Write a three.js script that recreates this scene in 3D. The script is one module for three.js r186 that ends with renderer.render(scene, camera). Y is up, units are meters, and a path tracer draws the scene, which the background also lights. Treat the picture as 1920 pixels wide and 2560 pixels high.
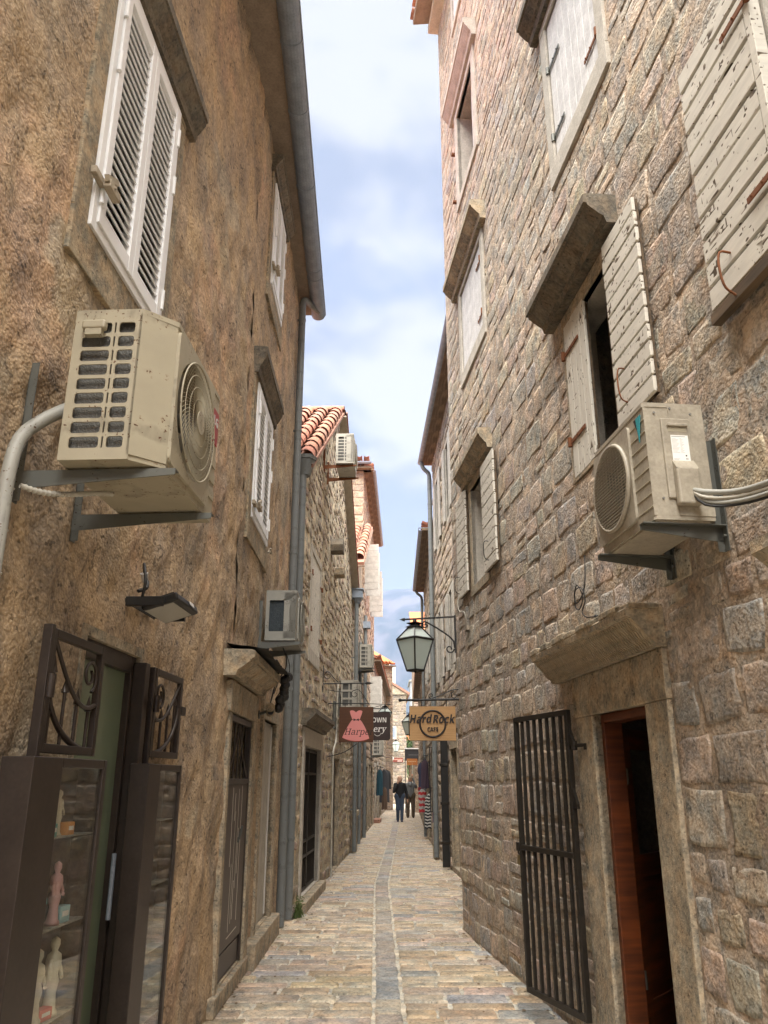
import * as THREE from 'three';
import { mergeGeometries, mergeVertices } from 'three/addons/utils/BufferGeometryUtils.js';
import { RoundedBoxGeometry } from 'three/addons/geometries/RoundedBoxGeometry.js';
import { ImprovedNoise } from 'three/addons/math/ImprovedNoise.js';
import { FontLoader } from 'three/addons/loaders/FontLoader.js';
import { TextGeometry } from 'three/addons/geometries/TextGeometry.js';

// ---------------------------------------------------------------- camera, sky, sun, exposure
const scene = new THREE.Scene();
const PITCH = Math.atan(670 / 2001);
const camera = new THREE.PerspectiveCamera(65.22, 0.75, 0.05, 9000);
camera.position.set(0, 1.6, 0);
camera.rotation.set(PITCH, 0, 0);
const renderer = new THREE.WebGLRenderer({ antialias: true });
renderer.setSize(768, 1024);
renderer.toneMapping = THREE.LinearToneMapping;
renderer.toneMappingExposure = 17;
renderer.shadowMap.enabled = true;
const sun = new THREE.DirectionalLight(new THREE.Color().setRGB(1, 0.955, 0.88), 1.5);
sun.position.set(2, 60, 16);
sun.target.position.set(0, 0, -10);
sun.castShadow = true;
sun.shadow.radius = 150;
sun.shadow.mapSize.set(2048, 2048);
Object.assign(sun.shadow.camera, { left: -40, right: 40, top: 60, bottom: -60, near: 1, far: 200 });
scene.add(sun, sun.target);

const pnoise = new ImprovedNoise();
const N3 = (x, y, z) => pnoise.noise(x, y, z);
function fbmG(x, y, z, o) { let a = 0.46, s = 0; for (let i = 0; i < o; i++) { s += a * N3(x, y, z); x *= 2.03; y *= 2.03; z *= 2.03; a *= 0.60; } return s; }
function fbm3(x, y, z, o) { let a = 0.5, s = 0; for (let i = 0; i < o; i++) { s += a * N3(x, y, z); x *= 2.03; y *= 2.03; z *= 2.03; a *= 0.5; } return s; }
const sstep = (a, b, x) => { const t = Math.min(1, Math.max(0, (x - a) / (b - a))); return t * t * (3 - 2 * t); };
const mix = (a, b, t) => a + (b - a) * t;
{ // broken cloud layer over pale blue air; the same field goes on all around
  const W = 1024, H = 512, d = new Float32Array(W * H * 4), K = 0.055;
  for (let j = 0; j < H; j++) for (let i = 0; i < W; i++) {
    const th = (j + 0.5) / H * Math.PI - Math.PI / 2, ph = ((i + 0.5) / W - 0.5) * 2 * Math.PI;
    const y = Math.sin(th), x = Math.cos(th) * Math.cos(ph), z = Math.cos(th) * Math.sin(ph);
    const k = 1 / (Math.max(y, 0) + 0.22), px = x * k, pz = z * k;
    const w = 0.5 * fbm3(px * 1.7 + 9, 4, pz * 1.7, 3);
    const f = fbmG(px * 2.0 + w + 18.6, 1.7, pz * 2.0 - w + 16.8, 6);
    const g = fbmG(px * 3.4 + 13.7, 8.1 + w, pz * 3.4 + 2.2, 5);
    const cl = sstep(-0.16, 0.10, f + 0.07 - 0.14 * sstep(0.34, 0.20, y)), sh = sstep(-0.10, 0.30, g);
    const blue = [mix(0.54, 0.52, Math.max(0, y)), mix(0.65, 0.63, Math.max(0, y)), mix(0.84, 0.80, Math.max(0, y))];
    const cloud = [mix(0.98, 0.55, sh), mix(1.0, 0.63, sh), mix(1.0, 0.76, sh)];
    const o = (j * W + i) * 4;
    for (let c = 0; c < 3; c++) d[o + c] = K * (y < -0.02 ? 0.35 * blue[c] : mix(blue[c], cloud[c], cl * 0.92));
    d[o + 3] = 1;
  }
  const t = new THREE.DataTexture(d, W, H, THREE.RGBAFormat, THREE.FloatType);
  t.mapping = THREE.EquirectangularReflectionMapping; t.magFilter = t.minFilter = THREE.LinearFilter;
  t.wrapS = THREE.RepeatWrapping; t.needsUpdate = true;
  scene.background = t; scene.environment = t;
}
scene.fog = new THREE.FogExp2(new THREE.Color().setRGB(0.40, 0.50, 0.85), 0.00017);

// ---------------------------------------------------------------- random numbers, textures
function rngOf(seed) { let a = seed >>> 0; return () => { a |= 0; a = a + 0x6D2B79F5 | 0; let t = Math.imul(a ^ a >>> 15, 1 | a); t = t + Math.imul(t ^ t >>> 7, 61 | t) ^ t; return ((t ^ t >>> 14) >>> 0) / 4294967296; }; }
let rnd = rngOf(11);
const R = (a, b) => a + (b - a) * rnd();
const pick = a => a[Math.floor(rnd() * a.length) % a.length];
function hash(i, j, s) { let h = Math.imul(i, 374761393) + Math.imul(j, 668265263) + Math.imul(s, 2147483647 ^ 0x9E3779B9); h = Math.imul(h ^ h >>> 13, 1274126177); return ((h ^ h >>> 16) >>> 0) / 4294967296; }
function pn(x, y, p, s) { // periodic value noise, period p
  const i = Math.floor(x), j = Math.floor(y); let u = x - i, v = y - j; u = u * u * (3 - 2 * u); v = v * v * (3 - 2 * v);
  const w = a => ((a % p) + p) % p, i0 = w(i), i1 = w(i + 1), j0 = w(j), j1 = w(j + 1);
  return mix(mix(hash(i0, j0, s), hash(i1, j0, s), u), mix(hash(i0, j1, s), hash(i1, j1, s), u), v);
}
function pf(u, v, p, o, s) { let a = 0.5, t = 0, n = 0; for (let k = 0; k < o; k++) { t += a * pn(u * p, v * p, p, s + k); n += a; a *= 0.55; p *= 2; } return t / n; }
function worley(u, v, p, s) { // periodic F1, 0..1
  const x = u * p, y = v * p, i = Math.floor(x), j = Math.floor(y); let m = 9;
  for (let a = -1; a < 2; a++) for (let b = -1; b < 2; b++) {
    const ii = ((i + a) % p + p) % p, jj = ((j + b) % p + p) % p;
    const dx = i + a + hash(ii, jj, s) - x, dy = j + b + hash(ii, jj, s + 5) - y; m = Math.min(m, dx * dx + dy * dy);
  }
  return Math.min(1, Math.sqrt(m));
}
function dtex(W, H, fn, colour, rep) {
  const d = new Uint8Array(W * H * 4);
  for (let j = 0; j < H; j++) for (let i = 0; i < W; i++) {
    const r = fn(i / W, j / H), o = (j * W + i) * 4, a = Array.isArray(r) ? r : [r, r, r];
    for (let c = 0; c < 3; c++) d[o + c] = Math.max(0, Math.min(255, a[c] * 255)); d[o + 3] = 255;
  }
  const t = new THREE.DataTexture(d, W, H); t.wrapS = t.wrapT = THREE.RepeatWrapping; t.magFilter = THREE.LinearFilter; t.minFilter = THREE.LinearMipmapLinearFilter; t.generateMipmaps = true;
  if (colour) t.colorSpace = THREE.SRGBColorSpace;
  if (rep) t.repeat.set(rep[0], rep[1] ?? rep[0]); t.needsUpdate = true; return t;
}
// rough stone: 1 m tile
const T = {};
{
  const S = 1024, h = new Float32Array(S * S);
  for (let j = 0; j < S; j++) for (let i = 0; i < S; i++) {
    const u = i / S, v = j / S, a = pf(u, v, 8, 5, 3), b = worley(u + 0.02 * (pf(u, v, 30, 2, 22) - 0.5), v, 70, 21), c = pf(u, v, 64, 4, 31);
    h[j * S + i] = 0.46 * a + 0.12 * (1 - b) + 0.42 * c;
  }
  const at = (u, v) => h[Math.round(v * S) * S + Math.round(u * S)];
  T.stoneB = dtex(S, S, at, false, [1]);
  T.stoneC = dtex(S, S, (u, v) => { const k = at(u, v), a = pf(u, v, 14, 4, 77), b = pf(u, v, 60, 3, 78); const pit = sstep(0.30, 0.20, pf(u, v, 48, 3, 83)); const t = 0.84 + 0.85 * (k - 0.5) + 0.20 * (a - 0.5) + 0.16 * (b - 0.5) - 0.22 * pit, w = 0.12 * (a - 0.5); return [t + w, t, t - w]; }, true, [1]);
}
{ // rough-cast plaster, 1.6 m tile
  const S = 1536, h = new Float32Array(S * S);
  for (let j = 0; j < S; j++) for (let i = 0; i < S; i++) {
    const u = i / S, v = j / S, w = 0.012 * (pf(u, v, 24, 3, 8) - 0.5), b = worley(u + w, v - w, 95, 51), c = worley(u, v + w, 38, 61), e = pf(u, v, 6, 5, 41);
    h[j * S + i] = 0.20 * (1 - b) + 0.16 * (1 - c) + 0.30 * e + 0.34 * pf(u, v, 60, 4, 47);
  }
  const at = (u, v) => h[Math.round(v * S) * S + Math.round(u * S)];
  T.plB = dtex(S, S, at, false, [1 / 1.6]);
  T.plC = dtex(S, S, (u, v) => { const k = at(u, v), a = pf(u, v * 0.5, 10, 5, 91), b = pf(u, v, 120, 2, 95); const pit = sstep(0.33, 0.22, pf(u, v, 52, 3, 99)); const t = 0.85 + 0.75 * (k - 0.5) + 0.26 * (a - 0.5) + 0.14 * (b - 0.5) - 0.25 * pit, w = 0.14 * (a - 0.5); return [t + 0.4 * w, t, t - w]; }, true, [1 / 1.6]);
}
T.fineB = dtex(512, 512, (u, v) => 0.5 * pf(u, v, 20, 4, 7) + 0.5 * pf(u, v, 100, 2, 9), false, [2]);
T.fineC = dtex(512, 512, (u, v) => { const a = pf(u, v, 5, 5, 17), b = pf(u, v, 40, 3, 19); const t = 0.86 + 0.22 * (a - 0.5) + 0.16 * (b - 0.5); return [t + 0.02, t, t - 0.02]; }, true, [2]);
// grime on painted sheet metal: thin stains and rusty specks
T.grime = dtex(1024, 1024, (u, v) => {
  const a = pf(u, v, 6, 5, 117), b = pf(u, v * 0.25, 40, 3, 119), c = pf(u, v, 70, 3, 121);
  let t = 0.92 + 0.10 * (a - 0.5) - 0.22 * sstep(0.58, 0.75, a) * b; const rust = sstep(0.70, 0.80, c) * sstep(0.5, 0.66, a);
  return [mix(t, 0.42, rust), mix(t * 0.985, 0.25, rust), mix(t * 0.95, 0.14, rust)];
}, true, [1.3]);
// painted planks with flecks where the paint has gone; u runs along the board (1 m)
T.paint = dtex(1024, 1024, (u, v) => {
  const g = pf(u * 0.16 + 0.0, v, 60, 3, 131), big = pf(u, v, 4, 4, 133), f = pn(u * 26, v * 74, 1000, 137), f2 = pn(u * 70, v * 34, 1000, 139);
  const bare = Math.max(sstep(0.80, 0.88, f) * sstep(0.36, 0.5, big), sstep(0.90, 0.95, f2), sstep(0.62, 0.72, big) * sstep(0.5, 0.62, g));
  const t = 0.90 + 0.10 * (g - 0.5) + 0.07 * (big - 0.5);
  return [mix(t, 0.34, bare), mix(t * 0.985, 0.28, bare), mix(t * 0.95, 0.21, bare)];
}, true, [1]);
T.wood = dtex(512, 512, (u, v) => { const g = pf(u * 0.08, v, 32, 4, 151), w = pf(u * 0.5, v, 6, 3, 153); const t = 0.72 + 0.5 * (g - 0.5) + 0.3 * (w - 0.5); return [t, t * 0.94, t * 0.86]; }, true, [1.5]);
T.tile = dtex(512, 512, (u, v) => { const a = pf(u, v, 5, 5, 161), b = pf(u, v, 40, 3, 163); const l = sstep(0.62, 0.75, a); const t = 0.84 + 0.4 * (a - 0.5) + 0.2 * (b - 0.5); return [mix(t, 0.42, l), mix(t, 0.44, l), mix(t, 0.40, l)]; }, true, [2]);

// ---------------------------------------------------------------- materials (linear base colours)
const lin = (r, g, b) => new THREE.Color().setRGB(r, g, b);
const std = (c, rough, o = {}) => new THREE.MeshStandardMaterial({ color: lin(...c), roughness: rough, ...o });
const M = {
  plaster: std([0.72, 0.72, 0.72], 0.95, { vertexColors: true, map: T.plC, bumpMap: T.plB, bumpScale: 0.015 }),
  stone: std([1, 1, 1], 0.92, { vertexColors: true, map: T.stoneC, bumpMap: T.stoneB, bumpScale: 0.016 }),
  mortar: std([1, 1, 1], 0.95, { vertexColors: true, map: T.stoneC, bumpMap: T.stoneB, bumpScale: 0.014 }),
  pave: std([1, 1, 1], 0.58, { vertexColors: true, map: T.stoneC, bumpMap: T.stoneB, bumpScale: 0.007 }),
  pavejoint: std([0.66, 0.60, 0.49], 0.95, { map: T.stoneC, bumpMap: T.stoneB, bumpScale: 0.006 }),
  dressed: std([0.50, 0.41, 0.29], 0.9, { map: T.stoneC, bumpMap: T.fineB, bumpScale: 0.004 }),
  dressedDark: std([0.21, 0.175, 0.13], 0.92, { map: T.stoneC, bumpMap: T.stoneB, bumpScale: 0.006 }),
  dressedPale: std([0.62, 0.60, 0.545], 0.9, { map: T.fineC, bumpMap: T.fineB, bumpScale: 0.003 }),
  cement: std([0.46, 0.37, 0.25], 0.92, { map: T.stoneC, bumpMap: T.fineB, bumpScale: 0.005 }),
  aluWhite: std([0.84, 0.85, 0.86], 0.42),
  aluShade: std([0.60, 0.60, 0.58], 0.45),
  whitePaint: std([0.84, 0.86, 0.88], 0.6, { map: T.fineC, bumpMap: T.fineB, bumpScale: 0.001 }),
  limeWhite: std([0.60, 0.60, 0.57], 0.75, { map: T.fineC }),
  peeling: std([0.80, 0.78, 0.74], 0.75, { map: T.paint, bumpMap: T.paint, bumpScale: 0.0015 }),
  oldWood: std([0.22, 0.17, 0.12], 0.85, { map: T.wood }),
  redWood: std([0.22, 0.060, 0.014], 0.45, { map: T.wood }),
  acBeige: std([0.47, 0.435, 0.345], 0.5, { map: T.grime }),
  acBeige2: std([0.47, 0.44, 0.365], 0.45, { map: T.fineC }),
  acFront: std([0.52, 0.46, 0.39], 0.5, { map: T.fineC }),
  acWhite: std([0.52, 0.51, 0.47], 0.5, { map: T.grime }),
  acGrey: std([0.36, 0.37, 0.355], 0.5, { map: T.grime }),
  acDark: std([0.18, 0.175, 0.16], 0.6),
  coilDark: std([0.025, 0.036, 0.042], 0.4, { metalness: 0.3, bumpMap: T.fineB, bumpScale: 0.004 }),
  fins: std([0.13, 0.128, 0.118], 0.55, { metalness: 0.4, bumpMap: T.fineB, bumpScale: 0.004 }),
  zinc: std([0.30, 0.37, 0.47], 0.5, { metalness: 0.05, map: T.fineC }),
  zincDark: std([0.10, 0.115, 0.115], 0.5, { metalness: 0.3, map: T.fineC }),
  pipeGrey: std([0.20, 0.225, 0.245], 0.5, { map: T.grime }),
  galv: std([0.16, 0.17, 0.165], 0.5, { metalness: 0.5, map: T.grime }),
  steelBrown: std([0.052, 0.040, 0.034], 0.42, { metalness: 0.2, map: T.fineC }),
  iron: std([0.022, 0.021, 0.020], 0.5, { metalness: 0.3 }),
  ironGate: std([0.035, 0.030, 0.024], 0.5, { metalness: 0.35, map: T.fineC }),
  rust: std([0.23, 0.085, 0.03], 0.85, { map: T.fineC }),
  black: std([0.018, 0.018, 0.018], 0.5),
  cable: std([0.02, 0.02, 0.02], 0.55),
  hoseWhite: std([0.52, 0.51, 0.47], 0.6, { map: T.grime }),
  ducting: std([0.40, 0.41, 0.40], 0.5, { map: T.grime }),
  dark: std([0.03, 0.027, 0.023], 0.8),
  room: std([0.30, 0.26, 0.21], 0.9, { map: T.stoneC, bumpMap: T.stoneB, bumpScale: 0.01 }),
  glassGreen: std([0.15, 0.19, 0.13], 0.22),
  glass: new THREE.MeshPhysicalMaterial({ color: lin(0.93, 0.95, 0.94), roughness: 0.03, transmission: 1, thickness: 0, ior: 1.5 }),
  milk: new THREE.MeshPhysicalMaterial({ color: lin(0.82, 0.88, 0.85), roughness: 0.5, transmission: 0.6, thickness: 0, ior: 1.45 }),
  tileA: std([0.52, 0.20, 0.125], 0.85, { map: T.tile }), tileB: std([0.58, 0.25, 0.15], 0.85, { map: T.tile }), tileC: std([0.44, 0.22, 0.15], 0.88, { map: T.tile }), tileO: std([0.66, 0.20, 0.07], 0.85, { map: T.tile }),
  soffit: std([0.36, 0.30, 0.24], 0.9, { map: T.fineC }),
  soffitDark: std([0.34, 0.28, 0.22], 0.9, { map: T.wood }),
  verge: std([0.50, 0.45, 0.36], 0.85, { map: T.fineC }),
  concrete: std([0.36, 0.34, 0.30], 0.9, { map: T.stoneC, bumpMap: T.fineB, bumpScale: 0.004 }),
};
const TILES = [M.tileA, M.tileB, M.tileC, M.tileA];

// ---------------------------------------------------------------- geometry helpers
const V = (x, y, z) => new THREE.Vector3(x, y, z);
function boxUV(g) {
  const p = g.attributes.position, n = p.count, uv = new Float32Array(n * 2), a = V(), b = V(), c = V();
  for (let i = 0; i < n; i += 3) {
    a.fromBufferAttribute(p, i); b.fromBufferAttribute(p, i + 1); c.fromBufferAttribute(p, i + 2);
    const nn = b.clone().sub(a).cross(c.clone().sub(a)), ax = Math.abs(nn.x), ay = Math.abs(nn.y), az = Math.abs(nn.z);
    [a, b, c].forEach((q, k) => { const o = (i + k) * 2; if (ax >= ay && ax >= az) { uv[o] = q.z; uv[o + 1] = q.y; } else if (ay >= az) { uv[o] = q.x; uv[o + 1] = q.z; } else { uv[o] = q.x; uv[o + 1] = q.y; } });
  }
  g.setAttribute('uv', new THREE.BufferAttribute(uv, 2)); return g;
}
function clean(g) {
  g = g.index ? g.toNonIndexed() : g.clone();
  if (!g.attributes.normal) g.computeVertexNormals();
  for (const k of Object.keys(g.attributes)) if (k !== 'position' && k !== 'normal') g.deleteAttribute(k);
  g.clearGroups(); g.morphAttributes = {};
  return boxUV(g);
}
class GB { // collects geometry for one mesh
  constructor() { this.l = []; }
  add(g, x = 0, y = 0, z = 0, rx = 0, ry = 0, rz = 0) {
    const m = new THREE.Matrix4().makeRotationFromEuler(new THREE.Euler(rx, ry, rz)); m.setPosition(x, y, z);
    g = g.index ? g.toNonIndexed() : g.clone(); g.applyMatrix4(m); this.l.push(clean(g)); return this;
  }
  box(w, h, d, x, y, z, rx, ry, rz) { return this.add(new THREE.BoxGeometry(w, h, d), x, y, z, rx, ry, rz); }
  // box from corner to corner
  bx(x0, x1, y0, y1, z0, z1) { return this.box(x1 - x0, y1 - y0, z1 - z0, (x0 + x1) / 2, (y0 + y1) / 2, (z0 + z1) / 2); }
  rb(x0, x1, y0, y1, z0, z1, r = 0.006, s = 2) { return this.add(new RoundedBoxGeometry(x1 - x0, y1 - y0, z1 - z0, s, r), (x0 + x1) / 2, (y0 + y1) / 2, (z0 + z1) / 2); }
  cyl(r0, r1, h, x, y, z, rx, ry, rz, seg = 12) { return this.add(new THREE.CylinderGeometry(r0, r1, h, seg), x, y, z, rx, ry, rz); }
  sph(r, x, y, z, sx = 1, sy = 1, sz = 1) { const g = new THREE.SphereGeometry(r, 12, 8); g.scale(sx, sy, sz); return this.add(g, x, y, z); }
  rod(p, q, r, seg = 8) { const a = V(...p), b = V(...q), l = a.distanceTo(b), g = new THREE.CylinderGeometry(r, r, l, seg); const qt = new THREE.Quaternion().setFromUnitVectors(V(0, 1, 0), b.clone().sub(a).normalize()); g.applyQuaternion(qt); return this.add(g, (a.x + b.x) / 2, (a.y + b.y) / 2, (a.z + b.z) / 2); }
  bar(p, q, w, t) { const a = V(...p), b = V(...q), l = a.distanceTo(b), g = new THREE.BoxGeometry(w, l, t); const qt = new THREE.Quaternion().setFromUnitVectors(V(0, 1, 0), b.clone().sub(a).normalize()); g.applyQuaternion(qt); return this.add(g, (a.x + b.x) / 2, (a.y + b.y) / 2, (a.z + b.z) / 2); }
  tube(pts, r, seg = 24, rad = 6, closed = false) { return this.add(new THREE.TubeGeometry(new THREE.CatmullRomCurve3(pts.map(p => V(...p)), closed), seg, r, rad, closed)); }
  ext(pts, depth, x = 0, y = 0, z = 0, rx = 0, ry = 0, rz = 0, holes) { const s = new THREE.Shape(pts.map(p => new THREE.Vector2(...p))); if (holes) s.holes = holes; return this.add(new THREE.ExtrudeGeometry(s, { depth, bevelEnabled: false, curveSegments: 6 }), x, y, z, rx, ry, rz); }
  // profile given in (out, up), run along x from x0 to x1
  prof(pts, x0, x1) { const g = new THREE.ExtrudeGeometry(new THREE.Shape(pts.map(p => new THREE.Vector2(-p[0], p[1]))), { depth: x1 - x0, bevelEnabled: false }); g.rotateY(Math.PI / 2); return this.add(g, x0, 0, 0); }
  lathe(pts, seg, x, y, z, rx, ry, rz) { return this.add(new THREE.LatheGeometry(pts.map(p => new THREE.Vector2(...p)), seg), x, y, z, rx, ry, rz); }
  ring(R0, r, x, y, z, seg = 40, rad = 5) { return this.add(new THREE.TorusGeometry(R0, r, rad, seg), x, y, z); }
  geo() { return this.l.length === 1 ? this.l[0] : mergeGeometries(this.l); }
  build(name, mat, parent, fr) { return put(new THREE.Mesh(this.geo(), mat), name, parent, fr); }
}
const gb = () => new GB();
function roundRect(x0, y0, x1, y1, r) { const p = new THREE.Path(); p.moveTo(x0 + r, y0); p.lineTo(x1 - r, y0); p.absarc(x1 - r, y0 + r, r, -Math.PI / 2, 0); p.lineTo(x1, y1 - r); p.absarc(x1 - r, y1 - r, r, 0, Math.PI / 2); p.lineTo(x0 + r, y1); p.absarc(x0 + r, y1 - r, r, Math.PI / 2, Math.PI); p.lineTo(x0, y0 + r); p.absarc(x0 + r, y0 + r, r, Math.PI, Math.PI * 1.5); return p; }
function spiral(cx, cy, r0, r1, a0, a1, n, fz) { const o = []; for (let i = 0; i <= n; i++) { const t = i / n, a = mix(a0, a1, t), r = mix(r0, r1, t); o.push(fz(cx + r * Math.cos(a), cy + r * Math.sin(a))); } return o; }

// frames: x runs along the wall (left to right as seen from the street), y up, z out of the wall. P, Q are (X, depth)
function frame(P, Q) {
  const dx = Q[0] - P[0], dz = -(Q[1] - P[1]), L = Math.hypot(dx, dz), m = new THREE.Matrix4().makeRotationY(Math.atan2(-dz, dx)); m.setPosition(P[0], 0, -P[1]);
  return { m, L, s: D => (D - P[1]) / (Q[1] - P[1]) * L };
}
const usedNames = new Map();
function numbered(n) { const k = usedNames.get(n) || 0; usedNames.set(n, k + 1); return k ? `${n}_${String(k).padStart(3, '0')}` : n; }
function place(o, m) { m.decompose(o.position, o.quaternion, o.scale); o.scale.set(1, 1, 1); o.updateMatrixWorld(true); return o; }
function put(o, name, parent = scene, fr) {
  o.name = parent === scene ? numbered(name) : name; parent.add(o);
  if (fr) { parent.updateWorldMatrix(true, false); place(o, parent.matrixWorld.clone().invert().multiply(fr.m)); }
  return o;
}
function tag(o, label, category, group, kind) { if (label) o.userData.label = label; if (category) o.userData.category = category; if (group) o.userData.group = group; if (kind) o.userData.kind = kind; return o; }
function thing(name, label, category, fr, [s, h, z] = [0, 0, 0], turn = 0, group) {
  const o = new THREE.Group(); o.name = numbered(name); scene.add(o);
  const m = (fr ? fr.m.clone() : new THREE.Matrix4()).multiply(new THREE.Matrix4().makeTranslation(s, h, z)).multiply(new THREE.Matrix4().makeRotationY(turn));
  place(o, m); return tag(o, label, category, group);
}
// a wall face in a frame, as a gently uneven sheet with openings
function sheet({ s0, s1, h0 = 0, h1, cell, holes = [], disp, col, top }) {
  const lines = (a, b, edges) => { const n = Math.max(1, Math.round((b - a) / cell)), e = [a, b, ...edges.filter(x => x > a && x < b)]; const o = [...e]; for (let i = 1; i < n; i++) { const x = a + (b - a) * i / n; if (e.every(q => Math.abs(q - x) > cell * 0.35)) o.push(x); } return [...new Set(o)].sort((p, q) => p - q); };
  const xs = lines(s0, s1, holes.flatMap(h => [h[0], h[1]])), ys = lines(h0, h1, holes.flatMap(h => [h[2], h[3]]));
  const pos = [], c = [], uv = [], idx = [], nx = xs.length;
  for (const y0 of ys) for (const x of xs) { const y = top ? Math.min(y0, top(x)) : y0; pos.push(x, y, disp ? disp(x, y) : 0); c.push(...col(x, y)); uv.push(x, y); }
  for (let j = 0; j + 1 < ys.length; j++) for (let i = 0; i + 1 < nx; i++) {
    const cx = (xs[i] + xs[i + 1]) / 2, cy = (ys[j] + ys[j + 1]) / 2;
    if (holes.some(h => cx > h[0] && cx < h[1] && cy > h[2] && cy < h[3])) continue;
    if (top && ys[j] >= Math.max(top(xs[i]), top(xs[i + 1]))) continue;
    const a = j * nx + i; idx.push(a, a + 1, a + nx + 1, a, a + nx + 1, a + nx);
  }
  const g = new THREE.BufferGeometry(); g.setAttribute('position', new THREE.Float32BufferAttribute(pos, 3)); g.setAttribute('color', new THREE.Float32BufferAttribute(c, 3)); g.setAttribute('uv', new THREE.Float32BufferAttribute(uv, 2)); g.setIndex(idx); g.computeVertexNormals(); return g;
}
// lining of an opening, from the wall face back to depth d, with an end panel
function tunnel(b, [a, c, e, f], d, t = 0.05, z = 0.004) {
  b.bx(a - t, a, e - t, f + t, -d, z).bx(c, c + t, e - t, f + t, -d, z).bx(a, c, f, f + t, -d, z).bx(a, c, e - t, e, -d, z); return b;
}
// ends, back and flat top behind a facade so that the house is closed
function shell(bld, fr, s0, s1, h, depth, mat, o = {}) {
  const t = 0.3, b = gb(); const hn = o.h0 ?? h, hf = o.h1 ?? h;
  b.bx(s0, s0 + t, 0, hn, -depth, -0.03).bx(s1 - t, s1, 0, hf, -depth, -0.03).bx(s0, s1, 0, h, -depth - t, -depth);
  if (!o.noTop) b.bx(s0, s1, h - 0.2, h - 0.04, -depth, -0.05);
  b.build(o.name || 'side_wall', mat, bld, fr);
}

// ---------------------------------------------------------------- stones
function stoneGeo(w, h, t, col, ang = 0, flat = false) {
  const n = 12, pos = [], uv = [], c = [], idx = [], ox = R(0, 7), oy = R(0, 7), ca = Math.cos(ang), sa = Math.sin(ang), m = Math.min(w, h) / 2;
  const out = [[1, -0.33], [1, 0.33], [1, 1], [0.33, 1], [-0.33, 1], [-1, 1], [-1, 0.33], [-1, -0.33], [-1, -1], [-0.33, -1], [0.33, -1], [1, -1]].map(q => { const corner = Math.abs(q[0] * q[1]) === 1, k = flat ? 0.02 : corner ? 0.20 : 0.10; return [q[0] * (w / 2 - m * R(0, k)) + (corner ? 0 : R(-0.1, 0.1) * m), q[1] * (h / 2 - m * R(0, k))]; });
  const P = (x, y, z) => { pos.push(x * ca - y * sa, x * sa + y * ca, z); uv.push(x + ox, y + oy); c.push(...col); };
  const rings = flat ? [[0, -0.016], [0.012, t * 0.8], [0.05, t]] : [[-0.002, -0.018], [0.006, t * 0.9], [0.024, t]];
  for (const [k, z] of rings) for (const q of out) { const l = Math.hypot(...q); P(q[0] * (1 - Math.min(0.5, k / l * 1.2)), q[1] * (1 - Math.min(0.5, k / l * 1.2)), z + (z > 0 ? R(-1, 1) * (flat ? 0.0012 : 0.0025) : 0)); }
  P(R(-0.1, 0.1) * w, R(-0.1, 0.1) * h, t + R(-0.004, 0.006) * (flat ? 0.4 : 1));
  for (let r = 0; r < 2; r++) for (let i = 0; i < n; i++) { const a = r * n + i, b = r * n + (i + 1) % n; idx.push(a, b, b + n, a, b + n, a + n); }
  for (let i = 0; i < n; i++) idx.push(2 * n + i, 2 * n + (i + 1) % n, 3 * n);
  const g = new THREE.BufferGeometry(); g.setAttribute('position', new THREE.Float32BufferAttribute(pos, 3)); g.setAttribute('uv', new THREE.Float32BufferAttribute(uv, 2)); g.setAttribute('color', new THREE.Float32BufferAttribute(c, 3)); g.setIndex(idx); g.computeVertexNormals(); return g;
}
const tint = (pal, v = 0.10) => { const p = pick(pal), k = 1 + R(-v, v); return [p[0] * k, p[1] * k * R(0.97, 1.03), p[2] * k * R(0.95, 1.05)]; };
// courses of stones laid into `wall` (a mesh in frame coordinates); the 300 that show largest stay single pieces
function stones(wall, fr, { s0, s1, h0, h1, rows, widths, joint, t, pal, holes = [], top, wob = 0.02, ang = 0.05, limit = 300, name = 'stone', mat = M.stone }) {
  const list = [];
  for (let h = h0; h < h1;) {
    const rh = R(...rows); let s = s0 - R(0, 0.15);
    while (s < s1) {
      let w = R(...widths) * (0.7 + 0.6 * rh / rows[1]); const parts = rnd() < 0.12 ? 2 : 1;
      for (let k = 0; k < parts; k++) {
        let a = s + joint / 2, b = s + w - joint / 2, c = h + rh * k / parts + joint / 2, d = h + rh * (k + 1) / parts - joint / 2;
        const y = wob * N3(a * 0.9, h * 2.1, 4.4) * 2; c += y; d += y; a = Math.max(a, s0); b = Math.min(b, s1); c = Math.max(c, h0);
        let ok = b - a > 0.05;
        for (const H of holes) { // keep clear of openings: cut the nearest side back
          if (b <= H[0] || a >= H[1] || d <= H[2] || c >= H[3]) continue;
          const cut = [[b - H[0], 0], [H[1] - a, 1], [d - H[2], 2], [H[3] - c, 3]].sort((x, z) => x[0] - z[0])[0][1];
          if (cut === 0) b = H[0] - 0.004; else if (cut === 1) a = H[1] + 0.004; else if (cut === 2) d = H[2] - 0.004; else c = H[3] + 0.004;
        }
        if (top) d = Math.min(d, Math.min(top(a), top(b)) - 0.01);
        ok = ok && b - a > 0.05 && d - c > 0.045;
        if (ok) list.push([a, b, c, d]);
      }
      s += w;
    }
    h += rh;
  }
  layStones(wall, fr, list, { t, pal, ang, limit, name, mat });
}
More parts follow.
